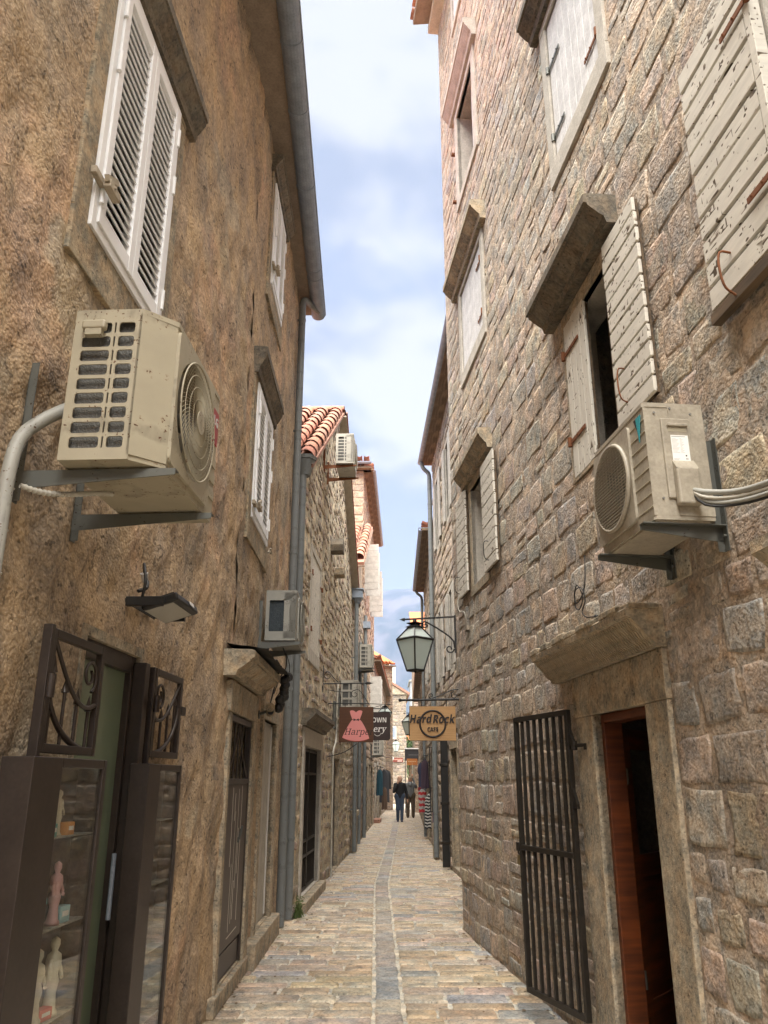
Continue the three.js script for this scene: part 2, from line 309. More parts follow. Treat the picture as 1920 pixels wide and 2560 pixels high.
function layStones(wall, fr, list, { t, pal, ang = 0.02, limit = 300, name = 'stone', mat, flat = false }) {
  const cam = camera.position, p = V(), nrm = V(0, 0, 1).transformDirection(fr.m);
  const score = list.map(q => { p.set((q[0] + q[1]) / 2, (q[2] + q[3]) / 2, 0).applyMatrix4(fr.m); const v = p.clone().sub(cam), l = v.length(); const nd = p.clone().project(camera); const seen = Math.abs(nd.x) < 1.05 && Math.abs(nd.y) < 1.05 && nd.z < 1; return seen ? (q[1] - q[0]) * (q[3] - q[2]) * Math.abs(v.dot(nrm)) / l ** 3 : 0; });
  const order = list.map((_, i) => i).sort((a, b) => score[b] - score[a]); const rest = [];
  order.forEach((i, k) => {
    const [a, b, c, d] = list[i], g = stoneGeo(b - a, d - c, R(t[0], t[1]), tint(list[i][4] || pal), R(-ang, ang), flat);
    if (k < limit && score[i] > 0) { const m = new THREE.Mesh(g, mat); m.position.set((a + b) / 2, (c + d) / 2, 0); put(m, name, wall); }
    else { g.translate((a + b) / 2, (c + d) / 2, 0); rest.push(g); }
  });
  if (rest.length) tag(put(new THREE.Mesh(mergeGeometries(rest), mat), name + '_courses', wall), undefined, undefined, undefined, 'stuff');
}
camera.updateMatrixWorld(true); camera.updateProjectionMatrix();

// ---------------------------------------------------------------- ground and street
const FL1 = frame([-1.24 - 0.05 * 10.6, -4], [-1.24, 6.6]), FL2 = frame([-1.24, 6.6], [-1.254, 10.72]);
const FB = frame([-1.12, 10.75], [-0.80, 19.9]), FB2 = frame([-0.80, 19.9], [-0.66, 24.2]), FC = frame([-0.66, 24.2], [-0.42, 33]), FD = frame([-0.42, 33], [0.12, 48]), FE = frame([0.12, 48], [0.30, 58]);
const FR1 = frame([0.89, 10], [0.89 + 0.105 * 14, -4]), FR2 = frame([1.20, 18.5], [1.45, 10.6]), FR3 = frame([1.28, 25], [1.20, 18.5]), FR4 = frame([1.75, 42], [1.28, 25]);
const lerpList = (L, D) => { for (let i = 1; i < L.length; i++) if (D <= L[i][1]) { const a = L[i - 1], b = L[i]; return mix(a[0], b[0], (D - a[1]) / (b[1] - a[1])); } return L[L.length - 1][0]; };
const LX = D => lerpList([[-1.77, -4], [-1.24, 6.6], [-1.254, 10.72], [-1.12, 10.76], [-0.80, 19.9], [-0.66, 24.2], [-0.42, 33], [0.12, 48], [0.30, 58], [0.3, 90]], D);
const RX = D => lerpList([[2.36, -4], [0.89, 10], [1.47, 10.05], [1.20, 18.5], [1.28, 25], [1.75, 42], [6, 43], [6, 90]], D);
const GX = D => D < 14.2 ? 0.036 - 0.0096 * (D - 6.4) : -0.039 + 0.0266 * (D - 14.2);
{
  const g = new THREE.PlaneGeometry(12000, 12000); g.rotateX(-Math.PI / 2);
  tag(put(new THREE.Mesh(g, std([0.20, 0.19, 0.14], 0.95)), 'ground'), 'flat ground reaching out beyond the old town', null, null, 'structure').position.y = -0.12;
  // bed of the street, in pale joint mortar
  const pos = [], uv = [], idx = []; let k = 0;
  for (let D = -4; D <= 88; D += 1) { const a = LX(D) - 0.25, b = RX(D) + 0.25; pos.push(a, D, -0.010, b, D, -0.010); uv.push(a, D, b, D); if (k) idx.push(k - 2, k - 1, k + 1, k - 2, k + 1, k); k += 2; }
  const sg = new THREE.BufferGeometry(); sg.setAttribute('position', new THREE.Float32BufferAttribute(pos, 3)); sg.setAttribute('uv', new THREE.Float32BufferAttribute(uv, 2)); sg.setIndex(idx); sg.computeVertexNormals();
  const street = tag(put(new THREE.Mesh(sg, M.pavejoint), 'street'), 'narrow stone paved lane with a central gutter strip', null, null, 'structure'); street.rotation.x = -Math.PI / 2; street.updateMatrixWorld(true);
  const fr = { m: new THREE.Matrix4().makeRotationX(-Math.PI / 2) };
  rnd = rngOf(5);
  const slab = [[0.60, 0.48, 0.33], [0.55, 0.43, 0.30], [0.64, 0.54, 0.40], [0.53, 0.40, 0.27], [0.58, 0.45, 0.35], [0.64, 0.54, 0.42], [0.56, 0.44, 0.30], [0.61, 0.50, 0.37], [0.57, 0.47, 0.36], [0.49, 0.44, 0.37], [0.44, 0.42, 0.39]], grey = [[0.50, 0.43, 0.35], [0.42, 0.41, 0.39], [0.54, 0.44, 0.36], [0.55, 0.47, 0.38], [0.48, 0.42, 0.36]];
  const near = [], far = [], strip = [];
  for (let D = 3; D < 60;) {
    const row = D < 14.2 ? R(0.18, 0.25) : R(0.13, 0.19), c = GX(D + row / 2), a = LX(D) - 0.12, b = Math.min(RX(D) + 0.12, 3.4);
    for (const [x0, x1, dir] of [[a, c - 0.112, -1], [c + 0.112, b, 1]]) {
      let x = dir < 0 ? x1 : x0, first = true;
      while (dir < 0 ? x > x0 + 0.02 : x < x1 - 0.02) {
        let w = (D < 14.2 ? R(0.28, 0.66) : R(0.2, 0.45)) * (first ? R(0.5, 1) : 1); first = false;
        let e = x + dir * w; if (dir < 0 ? e < x0 + 0.08 : e > x1 - 0.08) e = dir < 0 ? x0 : x1;
        const j = R(0.006, 0.011); (D < 17 ? near : far).push([Math.min(x, e) + j, Math.max(x, e) - j, D + 0.007, D + row - 0.007, slab]); x = e;
      }
    }
    D += row;
  }
  for (let D = 3; D < 60;) { const l = R(0.42, 0.75), c = GX(D + l / 2); strip.push([c - 0.1, c + 0.1, D + 0.008, D + l - 0.008, grey]); D += l; }
  layStones(street, fr, near.concat(strip), { t: [0.001, 0.009], pal: slab, ang: 0.008, limit: 300, name: 'paving_stone', mat: M.pave, flat: true });
  layStones(street, fr, far, { t: [0.001, 0.007], pal: slab, ang: 0.008, limit: 0, name: 'paving_stone', mat: M.pave, flat: true });
}

// ---------------------------------------------------------------- mountain behind the town
{
  const nx = 380, ny = 110, pos = [], c = [], idx = [];
  for (let j = 0; j <= ny; j++) for (let i = 0; i <= nx; i++) {
    const x = -1900 + 3800 * i / nx, t = j / ny, z = -1500 - 1500 * t;
    const ridge = 655 + 90 * N3(x / 700 + 3.2, 1.1, 0) + 45 * N3(x / 260, 5.5, 0.3) + 16 * N3(x / 90, 2.5, 0.9), prof = sstep(0, 1, Math.min(1, t * 1.08));
    const y = -20 + prof * ridge + (90 * fbm3(x / 330, t * 4.2, 3.3, 5)) * Math.sin(Math.PI * Math.min(1, t)) ;
    pos.push(x, y, z); const k = fbmG(x / 90, t * 14, 8, 5), rock = sstep(-0.1, 0.35, k + 0.15 * t - 0.05);
    c.push(mix(0.012, 0.062, rock), mix(0.022, 0.060, rock), mix(0.012, 0.055, rock));
  }
  for (let j = 0; j < ny; j++) for (let i = 0; i < nx; i++) { const a = j * (nx + 1) + i; idx.push(a, a + 1, a + nx + 2, a, a + nx + 2, a + nx + 1); }
  const g = new THREE.BufferGeometry(); g.setAttribute('position', new THREE.Float32BufferAttribute(pos, 3)); g.setAttribute('color', new THREE.Float32BufferAttribute(c, 3)); g.setIndex(idx); g.computeVertexNormals();
  tag(put(new THREE.Mesh(g, std([1, 1, 1], 1, { vertexColors: true })), 'mountain'), 'hazy blue mountainside rising beyond the end of the lane', null, null, 'structure');
}

// ---------------------------------------------------------------- shared building parts
// moulded stone hood over an opening: x from a to b, underside at h, height t, projection p
function hood(parent, fr, a, b, h, t, p, mat, name = 'window_hood') {
  return gb().prof([[-0.05, h], [p * 0.35, h], [p * 0.42, h + t * 0.22], [p * 0.55, h + t * 0.30], [p * 0.88, h + t * 0.58], [p * 0.9, h + t * 0.66], [p, h + t * 0.68], [p, h + t * 0.96], [p * 0.9, h + t], [-0.05, h + t * 1.04]], a, b).build(name, mat, parent, fr);
}
function surround(parent, fr, [a, b, c, d], w, ws, wt, z, mat, name = 'window_surround') {
  const g = gb(); if (w) g.rb(a - w, a, c, d, -0.04, z, 0.006).rb(b, b + w, c, d, -0.04, z, 0.006); if (wt) g.rb(a - w, b + w, d, d + wt, -0.04, z + 0.003, 0.006); if (ws) g.rb(a - w, b + w, c - ws, c, -0.04, z + 0.003, 0.006);
  return g.build(name, mat, parent, fr);
}
// plain boarded shutter leaf: boards each a piece. along = 'x' (boards lie) or 'y' (boards stand)
function boardLeaf(parent, fr, [a, b, c, d], z, n, along, mat, opt = {}) {
  const back = gb();
  if (along === 'x') { back.bx(a + 0.02, a + 0.07, c + 0.01, d - 0.01, z, z + 0.014).bx(b - 0.07, b - 0.02, c + 0.01, d - 0.01, z, z + 0.014); } else back.bx(a + 0.01, b - 0.01, c + 0.10, c + 0.17, z, z + 0.012).bx(a + 0.01, b - 0.01, d - 0.17, d - 0.10, z, z + 0.012);
  if (opt.back) back.bx(a + 0.015, b - 0.015, c + 0.01, d - 0.01, z - 0.004, z + 0.012);
  const leaf = back.build('shutter', opt.back || mat, parent, fr); if (opt.label) leaf.userData.label = opt.label;
  const gap = opt.gap ?? 0.006;
  for (let i = 0; i < n; i++) {
    const g = gb(), e = R(-0.006, 0.006) * (opt.worn || 0), zz = z + 0.016 + R(0, 0.004) * (opt.worn || 0);
    if (along === 'x') { const y0 = c + (d - c) * i / n + gap / 2, y1 = c + (d - c) * (i + 1) / n - gap / 2; g.rb(a + e, b - e, y0, y1, zz, zz + 0.022, 0.004, 1); } else { const x0 = a + (b - a) * i / n + gap / 2, x1 = a + (b - a) * (i + 1) / n - gap / 2; g.rb(x0, x1, c + e, d - e, zz, zz + 0.022, 0.004, 1); }
    const geo = g.geo(), uv = geo.attributes.uv, off = R(0, 9); for (let q = 0; q < uv.count; q++) { if (along === 'y') { const u = uv.getX(q); uv.setXY(q, uv.getY(q) + off, u + off); } else uv.setXY(q, uv.getX(q) + off, uv.getY(q) + off * 0.7); }
    put(new THREE.Mesh(geo, mat), 'board', leaf);
  }
  return leaf;
}
function strap(parent, fr, x0, x1, y, z, mat = M.rust) { return gb().bx(Math.min(x0, x1), Math.max(x0, x1), y - 0.014, y + 0.014, z, z + 0.007).cyl(0.016, 0.016, 0.07, x0, y, z + 0.012).cyl(0.006, 0.006, 0.01, mix(x0, x1, 0.5), y, z + 0.01, Math.PI / 2, 0, 0, 6).cyl(0.006, 0.006, 0.01, mix(x0, x1, 0.85), y, z + 0.01, Math.PI / 2, 0, 0, 6).build('hinge', mat, parent, fr); }
// a plain room behind an opening: floor, ceiling and walls set back from the reveal
function roomBehind(parent, fr, [a, c, e, f], d, deep = 1.4) { const x0 = a - 0.3, x1 = c + 0.3, y0 = e - 0.3, y1 = f + 0.3, z = -d; gb().bx(x0, x1, y0 - 0.04, y0, z - deep, z).bx(x0, x1, y1, y1 + 0.04, z - deep, z).bx(x0 - 0.04, x0, y0, y1, z - deep, z).bx(x1, x1 + 0.04, y0, y1, z - deep, z).bx(x0, x1, y0, y1, z - deep - 0.04, z - deep).bx(x0, a - 0.05, y0, y1, z - 0.03, z).bx(c + 0.05, x1, y0, y1, z - 0.03, z).bx(a - 0.05, c + 0.05, y0, e - 0.05, z - 0.03, z).bx(a - 0.05, c + 0.05, f + 0.05, y1, z - 0.03, z).build('room', M.room, parent, fr); }
// white aluminium louvred pair; box is the clear opening, zf the frame face
function louvrePair(parent, fr, [a, b, c, d], zf) {
  const fw = 0.05, f = gb(); f.rb(a, a + fw, c, d, zf - 0.06, zf, 0.004).rb(b - fw, b, c, d, zf - 0.06, zf, 0.004).rb(a + fw, b - fw, d - fw, d, zf - 0.06, zf, 0.004).rb(a + fw, b - fw, c, c + fw, zf - 0.06, zf, 0.004);
  f.build('shutter_frame', M.aluWhite, parent, fr);
  roomBehind(parent, fr, [a, b, c, d], 0.18, 0.8);
  const mid = (a + b) / 2, slat = new RoundedBoxGeometry(1, 0.070, 0.012, 1, 0.005);
  for (const [x0, x1] of [[a + fw + 0.003, mid - 0.002], [mid + 0.002, b - fw - 0.003]]) {
    const y0 = c + fw + 0.003, y1 = d - fw - 0.003, sw = 0.062, g = gb();
    g.rb(x0, x0 + sw, y0, y1, zf - 0.045, zf + 0.012, 0.004).rb(x1 - sw, x1, y0, y1, zf - 0.045, zf + 0.012, 0.004).rb(x0 + sw, x1 - sw, y0, y0 + 0.09, zf - 0.043, zf + 0.010, 0.004).rb(x0 + sw, x1 - sw, y1 - 0.075, y1, zf - 0.043, zf + 0.010, 0.004);
    const leaf = g.build('shutter', M.aluWhite, parent, fr), n = Math.round((y1 - y0 - 0.165) / 0.058), sg = clean(slat); sg.scale(x1 - x0 - 2 * sw, 1, 1);
    for (let i = 0; i < n; i++) { const m = new THREE.Mesh(sg, M.aluWhite); m.position.set((x0 + x1) / 2, y0 + 0.09 + (y1 - y0 - 0.165) * (i + 0.5) / n, zf - 0.02); m.rotation.x = -0.62; put(m, 'slat', leaf); }
    for (const y of [c + 0.22, d - 0.25, d - 0.62]) gb().cyl(0.013, 0.013, 0.13, x0 < mid - 0.1 ? x0 - 0.004 : x1 + 0.004, y, zf + 0.012, 0, 0, 0, 10).build('hinge', M.aluWhite, parent, fr);
  }
}
const brown = (s, h, k) => { // weathered rough-cast: golden ochre, pinker and greyer blotches, old cement repairs
  const a = fbm3(s * 0.9, h * 0.7, k, 4), b = fbm3(s * 2.2 + 9, h * 0.7, k + 4, 3), c = fbm3(s * 5, h * 5, k + 8, 3), q = fbm3(s * 0.8 + 40, h * 0.9, k + 12, 5);
  const t = 1 + 0.42 * a + 0.22 * c, g = sstep(0.0, 0.45, b), r = sstep(0.05, 0.3, a + c * 0.5), p = sstep(0.225, 0.245, q);
  const v = [mix(0.76, 0.60, g) * t * (1 + 0.05 * r), mix(0.565, 0.485, g) * t * (1 - 0.03 * r), mix(0.37, 0.345, g) * t * (1 - 0.03 * r)];
  return [mix(v[0], 0.70, p), mix(v[1], 0.57, p), mix(v[2], 0.41, p)];
};

// ---------------------------------------------------------------- left: rough-cast house
rnd = rngOf(21);
const LA = thing('plastered_house', 'brown rough-cast house with white louvred shutters on the left of the lane', 'house', FL1);
{
  const s = D => FL1.s(D), t = D => FL2.s(D);
  const W1 = [s(3.15), s(4.17), 4.09, 5.76], D1 = [s(3.72), s(4.45), 0.06, 2.24];
  const W2 = [t(7.0), t(8.02), 3.90, 5.28], W3 = [t(7.42), t(8.32), 6.70, 8.02], D2 = [t(6.64), t(7.74), 0.14, 2.12], D3 = [t(8.5), t(9.5), 0.22, 2.2];
  const bump = (k, holes) => (x, y) => { let e = 1; for (const h of holes) { const q = Math.max(h[0] - x, x - h[1], h[2] - y, y - h[3]); e = Math.min(e, sstep(0.02, 0.3, q)); } return -0.012 * (1 - e) * 0 + e * (0.022 * fbm3(x * 1.3, y * 1.1, k, 3) + 0.046 * fbm3(x * 4.2, y * 2.6, k + 2, 4) - 0.020 * Math.abs(N3(x * 7, y * 3.4, k + 3))) - 0.004; };
  const P = new THREE.Mesh(sheet({ s0: s(-4), s1: FL1.L, h1: 8.42, cell: 0.035, holes: [W1, D1], disp: bump(1.3, [W1, D1]), col: (x, y) => brown(x, y, 2.2) }), M.plaster); put(P, 'wall', LA, FL1);
  put(new THREE.Mesh(sheet({ s0: -0.002, s1: FL2.L, h1: 8.42, cell: 0.035, holes: [W2, W3, D2, D3], disp: bump(5.3, [W2, W3, D2, D3]), col: (x, y) => brown(x + 30, y, 2.2) }), M.plaster), 'wall', LA, FL2);
  shell(LA, FL1, s(-4), FL1.L, 8.4, 4, M.cement); shell(LA, FL2, 0, FL2.L, 8.4, 4, M.cement);
  // windows
  for (const [w, fr, hd] of [[W1, FL1, [0.28, 0.30]], [W2, FL2, [0.16, 0.34]], [W3, FL2, [0.2, 0.24]]]) {
    tunnel(gb(), w, 0.18).build('window_reveal', M.cement, LA, fr); surround(LA, fr, w, 0.15, 0.24, 0.13, 0.014, M.cement);
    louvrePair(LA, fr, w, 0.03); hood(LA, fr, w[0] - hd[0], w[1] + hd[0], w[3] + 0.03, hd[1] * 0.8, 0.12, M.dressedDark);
  }
  // cream shutter clasps
  for (const [x, y, fr] of [[W1[0] + 0.02, 4.34, FL1], [W2[0] + 0.02, 4.02, FL2], [W3[0] + 0.02, 6.9, FL2]]) gb().rb(x - 0.10, x + 0.015, y - 0.02, y + 0.02, 0.03, 0.06, 0.005).rb(x - 0.02, x + 0.11, y - 0.035, y + 0.012, 0.06, 0.10, 0.005).box(0.13, 0.03, 0.022, x + 0.02, y + 0.03, 0.085, 0, 0, 0.5).cyl(0.008, 0.008, 0.02, x + 0.03, y - 0.01, 0.1, Math.PI / 2, 0, 0).build('shutter_clasp', M.verge, LA, fr);
  gb().box(0.10, 0.02, 0.02, W2[1] + 0.03, 3.86, 0.05, 0, 0, 0.5).box(0.07, 0.018, 0.018, W2[1] + 0.05, 3.87, 0.06, 0, 0, -0.7).build('shutter_clasp', M.verge, LA, FL2);
  // first shop door: reveal, dark frame, greenish glass leaf, dark shop behind
  tunnel(gb(), D1, 0.36).build('door_reveal', M.dressed, LA, FL1);
  const sf = gb(), [a, b, c, d] = D1; sf.rb(a, a + 0.06, c, d, -0.09, -0.02, 0.004).rb(b - 0.06, b, c, d, -0.09, -0.02, 0.004).rb(a + 0.06, b - 0.06, d - 0.09, d, -0.09, -0.02, 0.004).rb(a + 0.06, b - 0.06, c, c + 0.12, -0.09, -0.02, 0.004);
  const door = sf.build('shop_door', M.steelBrown, LA, FL1); gb().bx(a + 0.06, b - 0.06, c + 0.12, d - 0.09, -0.062, -0.054).build('pane', M.glassGreen, door); gb().rod([b - 0.1, 0.95, 0.0], [b - 0.1, 1.25, 0.0], 0.012).build('handle', M.zinc, door);
  gb().bx(a - 0.4, b + 0.4, -0.02, 0.0, -2.2, -0.36).bx(a - 0.4, b + 0.4, 2.5, 2.55, -2.2, -0.36).bx(a - 0.45, a - 0.4, 0, 2.5, -2.2, -0.36).bx(b + 0.4, b + 0.45, 0, 2.5, -2.2, -0.36).bx(a - 0.45, b + 0.45, 0, 2.55, -2.25, -2.2).bx(a - 0.4, a - 0.05, 0, 2.5, -0.42, -0.36).bx(b + 0.05, b + 0.4, 0, 2.5, -0.42, -0.36).bx(a - 0.05, b + 0.05, 2.29, 2.5, -0.42, -0.36).build('shop_room', std([0.30, 0.38, 0.30], 0.85), LA, FL1);
  gb().rb(a - 0.22, b + 0.2, 0.0, 0.06, -0.3, 0.06, 0.01).build('door_sill', M.dressed, LA, FL1);
  // second door: dressed jambs and lintel
  tunnel(gb(), D2, 0.2).build('door_reveal', M.dressed, LA, FL2);
  gb().rb(D2[0] - 0.10, D2[0], 0, 2.12, -0.05, 0.022, 0.008).rb(D2[1], D2[1] + 0.2, 0, 2.12, -0.05, 0.03, 0.008).rb(D2[0] - 0.16, D2[1] + 0.2, 2.12, 2.36, -0.05, 0.034, 0.008).build('door_surround', M.dressed, LA, FL2);
  roomBehind(LA, FL2, D2, 0.2, 1.2);
  gb().rb(D2[0] - 0.2, D2[1] + 0.22, 0, 0.13, -0.2, 0.045, 0.012).build('door_sill', M.dressed, LA, FL2);
  hood(LA, FL2, D2[0] - 0.30, D2[1] + 0.30, 2.38, 0.20, 0.22, M.dressed, 'door_hood');
  // third door: pale plain leaf deep in a dressed frame, step in front
  tunnel(gb(), D3, 0.24).build('door_reveal', M.dressed, LA, FL2);
  gb().rb(D3[0] - 0.12, D3[0], 0.2, 2.2, -0.05, 0.022, 0.008).rb(D3[1], D3[1] + 0.16, 0.2, 2.2, -0.05, 0.022, 0.008).rb(D3[0] - 0.12, D3[1] + 0.16, 2.2, 2.38, -0.05, 0.026, 0.008).build('door_surround', M.dressed, LA, FL2);
  const pd = gb().rb(D3[0], D3[1], 0.22, 2.2, -0.2, -0.04, 0.004).build('door', std([0.50, 0.49, 0.44], 0.55, { map: T.fineC }), LA, FL2); pd.userData.label = 'plain pale grey door';
  gb().rb(D3[0] + 0.03, D3[0] + 0.08, 0.25, 2.17, -0.045, -0.028, 0.004).rb(D3[1] - 0.08, D3[1] - 0.03, 0.25, 2.17, -0.045, -0.028, 0.004).build('moulding', M.aluShade, pd);
  gb().rb(D3[0] - 0.5, D3[1] + 0.3, -0.02, 0.21, -0.05, 0.10, 0.015).build('door_step', M.dressed, LA, FL2);
  // roof: sloping slab, boarded soffit
  for (const [fr, x0, x1] of [[FL1, s(-4), FL1.L + 0.0], [FL2, 0, FL2.L]]) { gb().box(x1 - x0, 0.10, 4.3, (x0 + x1) / 2, 9.5, -1.9, 0.46).build('roof', M.tileA, LA, fr); }
}
gb().ext([[-1.9, 4], [-1.36, -6.6], [-1.36, -10.75], [-1.055, -10.75], [-0.735, 3], [-0.72, 4]].map(p => [p[0], -p[1]]), 0.03, 0, 8.41, 0, -Math.PI / 2).build('soffit', M.soffit, LA, { m: new THREE.Matrix4() });
{ // zinc eaves gutter of the rough-cast house
  const fr = frame([-0.69, -3], [-1.015, 10.78]), g = thing('eaves_gutter', 'long grey zinc eaves gutter along the rough-cast house', 'gutter', fr, [0, 8.42, 0]);
  const L = fr.L, pts = []; for (let i = 0; i <= 10; i++) { const a = Math.PI + Math.PI * i / 10; pts.push([0.105 * Math.cos(a), 0.095 * Math.sin(a)]); } for (let i = 10; i >= 0; i--) { const a = Math.PI + Math.PI * i / 10; pts.push([0.099 * Math.cos(a), 0.088 * Math.sin(a)]); }
  gb().prof(pts, 0, L).rod([0, 0.002, 0.108], [L, 0.002, 0.108], 0.010).bx(0, L, -0.005, 0.03, -0.30, -0.105).build('trough', M.zinc, g);
  for (const D of [3.2, 5.9, 6.75, 7.9, 9.55, 9.75]) { const x = fr.s(D), q = []; for (let i = 0; i <= 10; i++) { const a = Math.PI + Math.PI * i / 10; q.push([0.112 * Math.cos(a), 0.102 * Math.sin(a)]); } for (let i = 10; i >= 0; i--) { const a = Math.PI + Math.PI * i / 10; q.push([0.104 * Math.cos(a), 0.094 * Math.sin(a)]); } gb().prof(q, x, x + 0.035).build('joint_strap', M.zinc, g); }
  const e = []; for (let i = 0; i <= 10; i++) { const a = Math.PI + Math.PI * i / 10; e.push([0.104 * Math.cos(a), 0.094 * Math.sin(a)]); } gb().prof(e, L - 0.004, L).build('end_cap', M.zinc, g);
}
function downpipe(label, fr, s, z, y0, y1, r, extra) {
  const g = thing('downpipe', label, 'downpipe', fr, [s, 0, z]); gb().cyl(r, r, y1 - y0, 0, (y0 + y1) / 2, 0, 0, 0, 0, 16).build('pipe', M.pipeGrey, g);
  for (let y = y0 + 0.9; y < y1; y += 1.75) gb().cyl(r + 0.006, r + 0.006, 0.03, 0, y, 0, 0, 0, 0, 16).bx(-0.012, 0.012, y - 0.012, y + 0.012, -z - 0.02, 0).build('clamp', M.pipeGrey, g);
  if (extra) extra(g); return g;
}
downpipe('grey downpipe nearest the plain pale door, running up to the zinc gutter', FL2, FL2.s(10.12), 0.065, 0.02, 8.2, 0.05, g => { gb().tube([[0, 8.15, 0], [0, 8.26, 0.02], [0.3, 8.33, 0.12], [0.46, 8.36, 0.19]], 0.045, 16, 10).build('elbow', M.pipeGrey, g); for (const [y, h2, m] of [[0.95, 0.16, M.whitePaint], [1.25, 0.22, M.hoseWhite], [1.62, 0.14, M.zincDark], [1.8, 0.1, M.whitePaint]]) { const c = new THREE.CylinderGeometry(0.0515, 0.0515, h2, 14, 1, true, -0.6 + y, 1.5); gb().add(c, 0, y, 0).build('sticker', m, g); } });
downpipe('grey downpipe with a hopper box at the edge of the rubble house', FL2, FL2.s(10.64), 0.10, 0.02, 5.75, 0.052, g => gb().add(new THREE.CylinderGeometry(0.15, 0.085, 0.24, 6), 0.02, 5.83, 0.02).add(new THREE.CylinderGeometry(0.175, 0.165, 0.05, 6), 0.02, 5.97, 0.02).build('hopper', M.pipeGrey, g));

// the lane goes on behind the viewer between plain houses
for (const [n, l, a, b] of [['rear_plaster_house', 'plain rough-cast house behind the viewer on the left', [-2.6, -22], [-1.78, -4.05]], ['rear_stone_house', 'plain stone house behind the viewer on the right', [2.38, -4.05], [3.0, -22]]]) {
  const fr = frame(a, b), h = thing(n, l, 'house', fr); put(new THREE.Mesh(sheet({ s0: 0, s1: fr.L, h1: 9, cell: 0.4, col: (x, y) => brown(x, y, 9), disp: (x, y) => 0.03 * fbm3(x, y, 2, 3) }), M.plaster), 'wall', h, fr); shell(h, fr, 0, fr.L, 9, 4, M.cement);
}
// ---------------------------------------------------------------- right: stone tower house
rnd = rngOf(31);
const palR = [[0.58, 0.475, 0.38], [0.59, 0.465, 0.365], [0.57, 0.475, 0.38], [0.60, 0.50, 0.405], [0.55, 0.485, 0.40], [0.57, 0.47, 0.345], [0.62, 0.53, 0.43], [0.57, 0.445, 0.35], [0.52, 0.475, 0.41]];
const R1 = thing('stone_tower_house', 'tall house of pale pink rubble blocks on the right with peeling shutters', 'house', FR1);
const mortarCol = (base, k) => (x, y) => { const a = fbm3(x * 1.4, y * 1.2, k, 4), b = fbm3(x * 5, y * 5, k + 3, 2), t = 1 + 0.5 * a + 0.2 * b; return [base[0] * t * (1 + 0.08 * b), base[1] * t, base[2] * t * (1 - 0.1 * b)]; };
const T1 = [1.22, 2.16, 8.95, 10.3], T2 = [1.06, 2.2, 6.42, 7.55], T3 = [1.22, 1.86, 3.66, 4.8], T0 = [1.2, 2.2, 12.0, 13.2], WM = [4.68, 5.58, 3.66, 4.84], WU = [4.82, 5.80, 6.32, 7.72], DR = [4.66, 5.50, 0.16, 2.0], W7 = [7.42, 8.3, 3.66, 5.06];
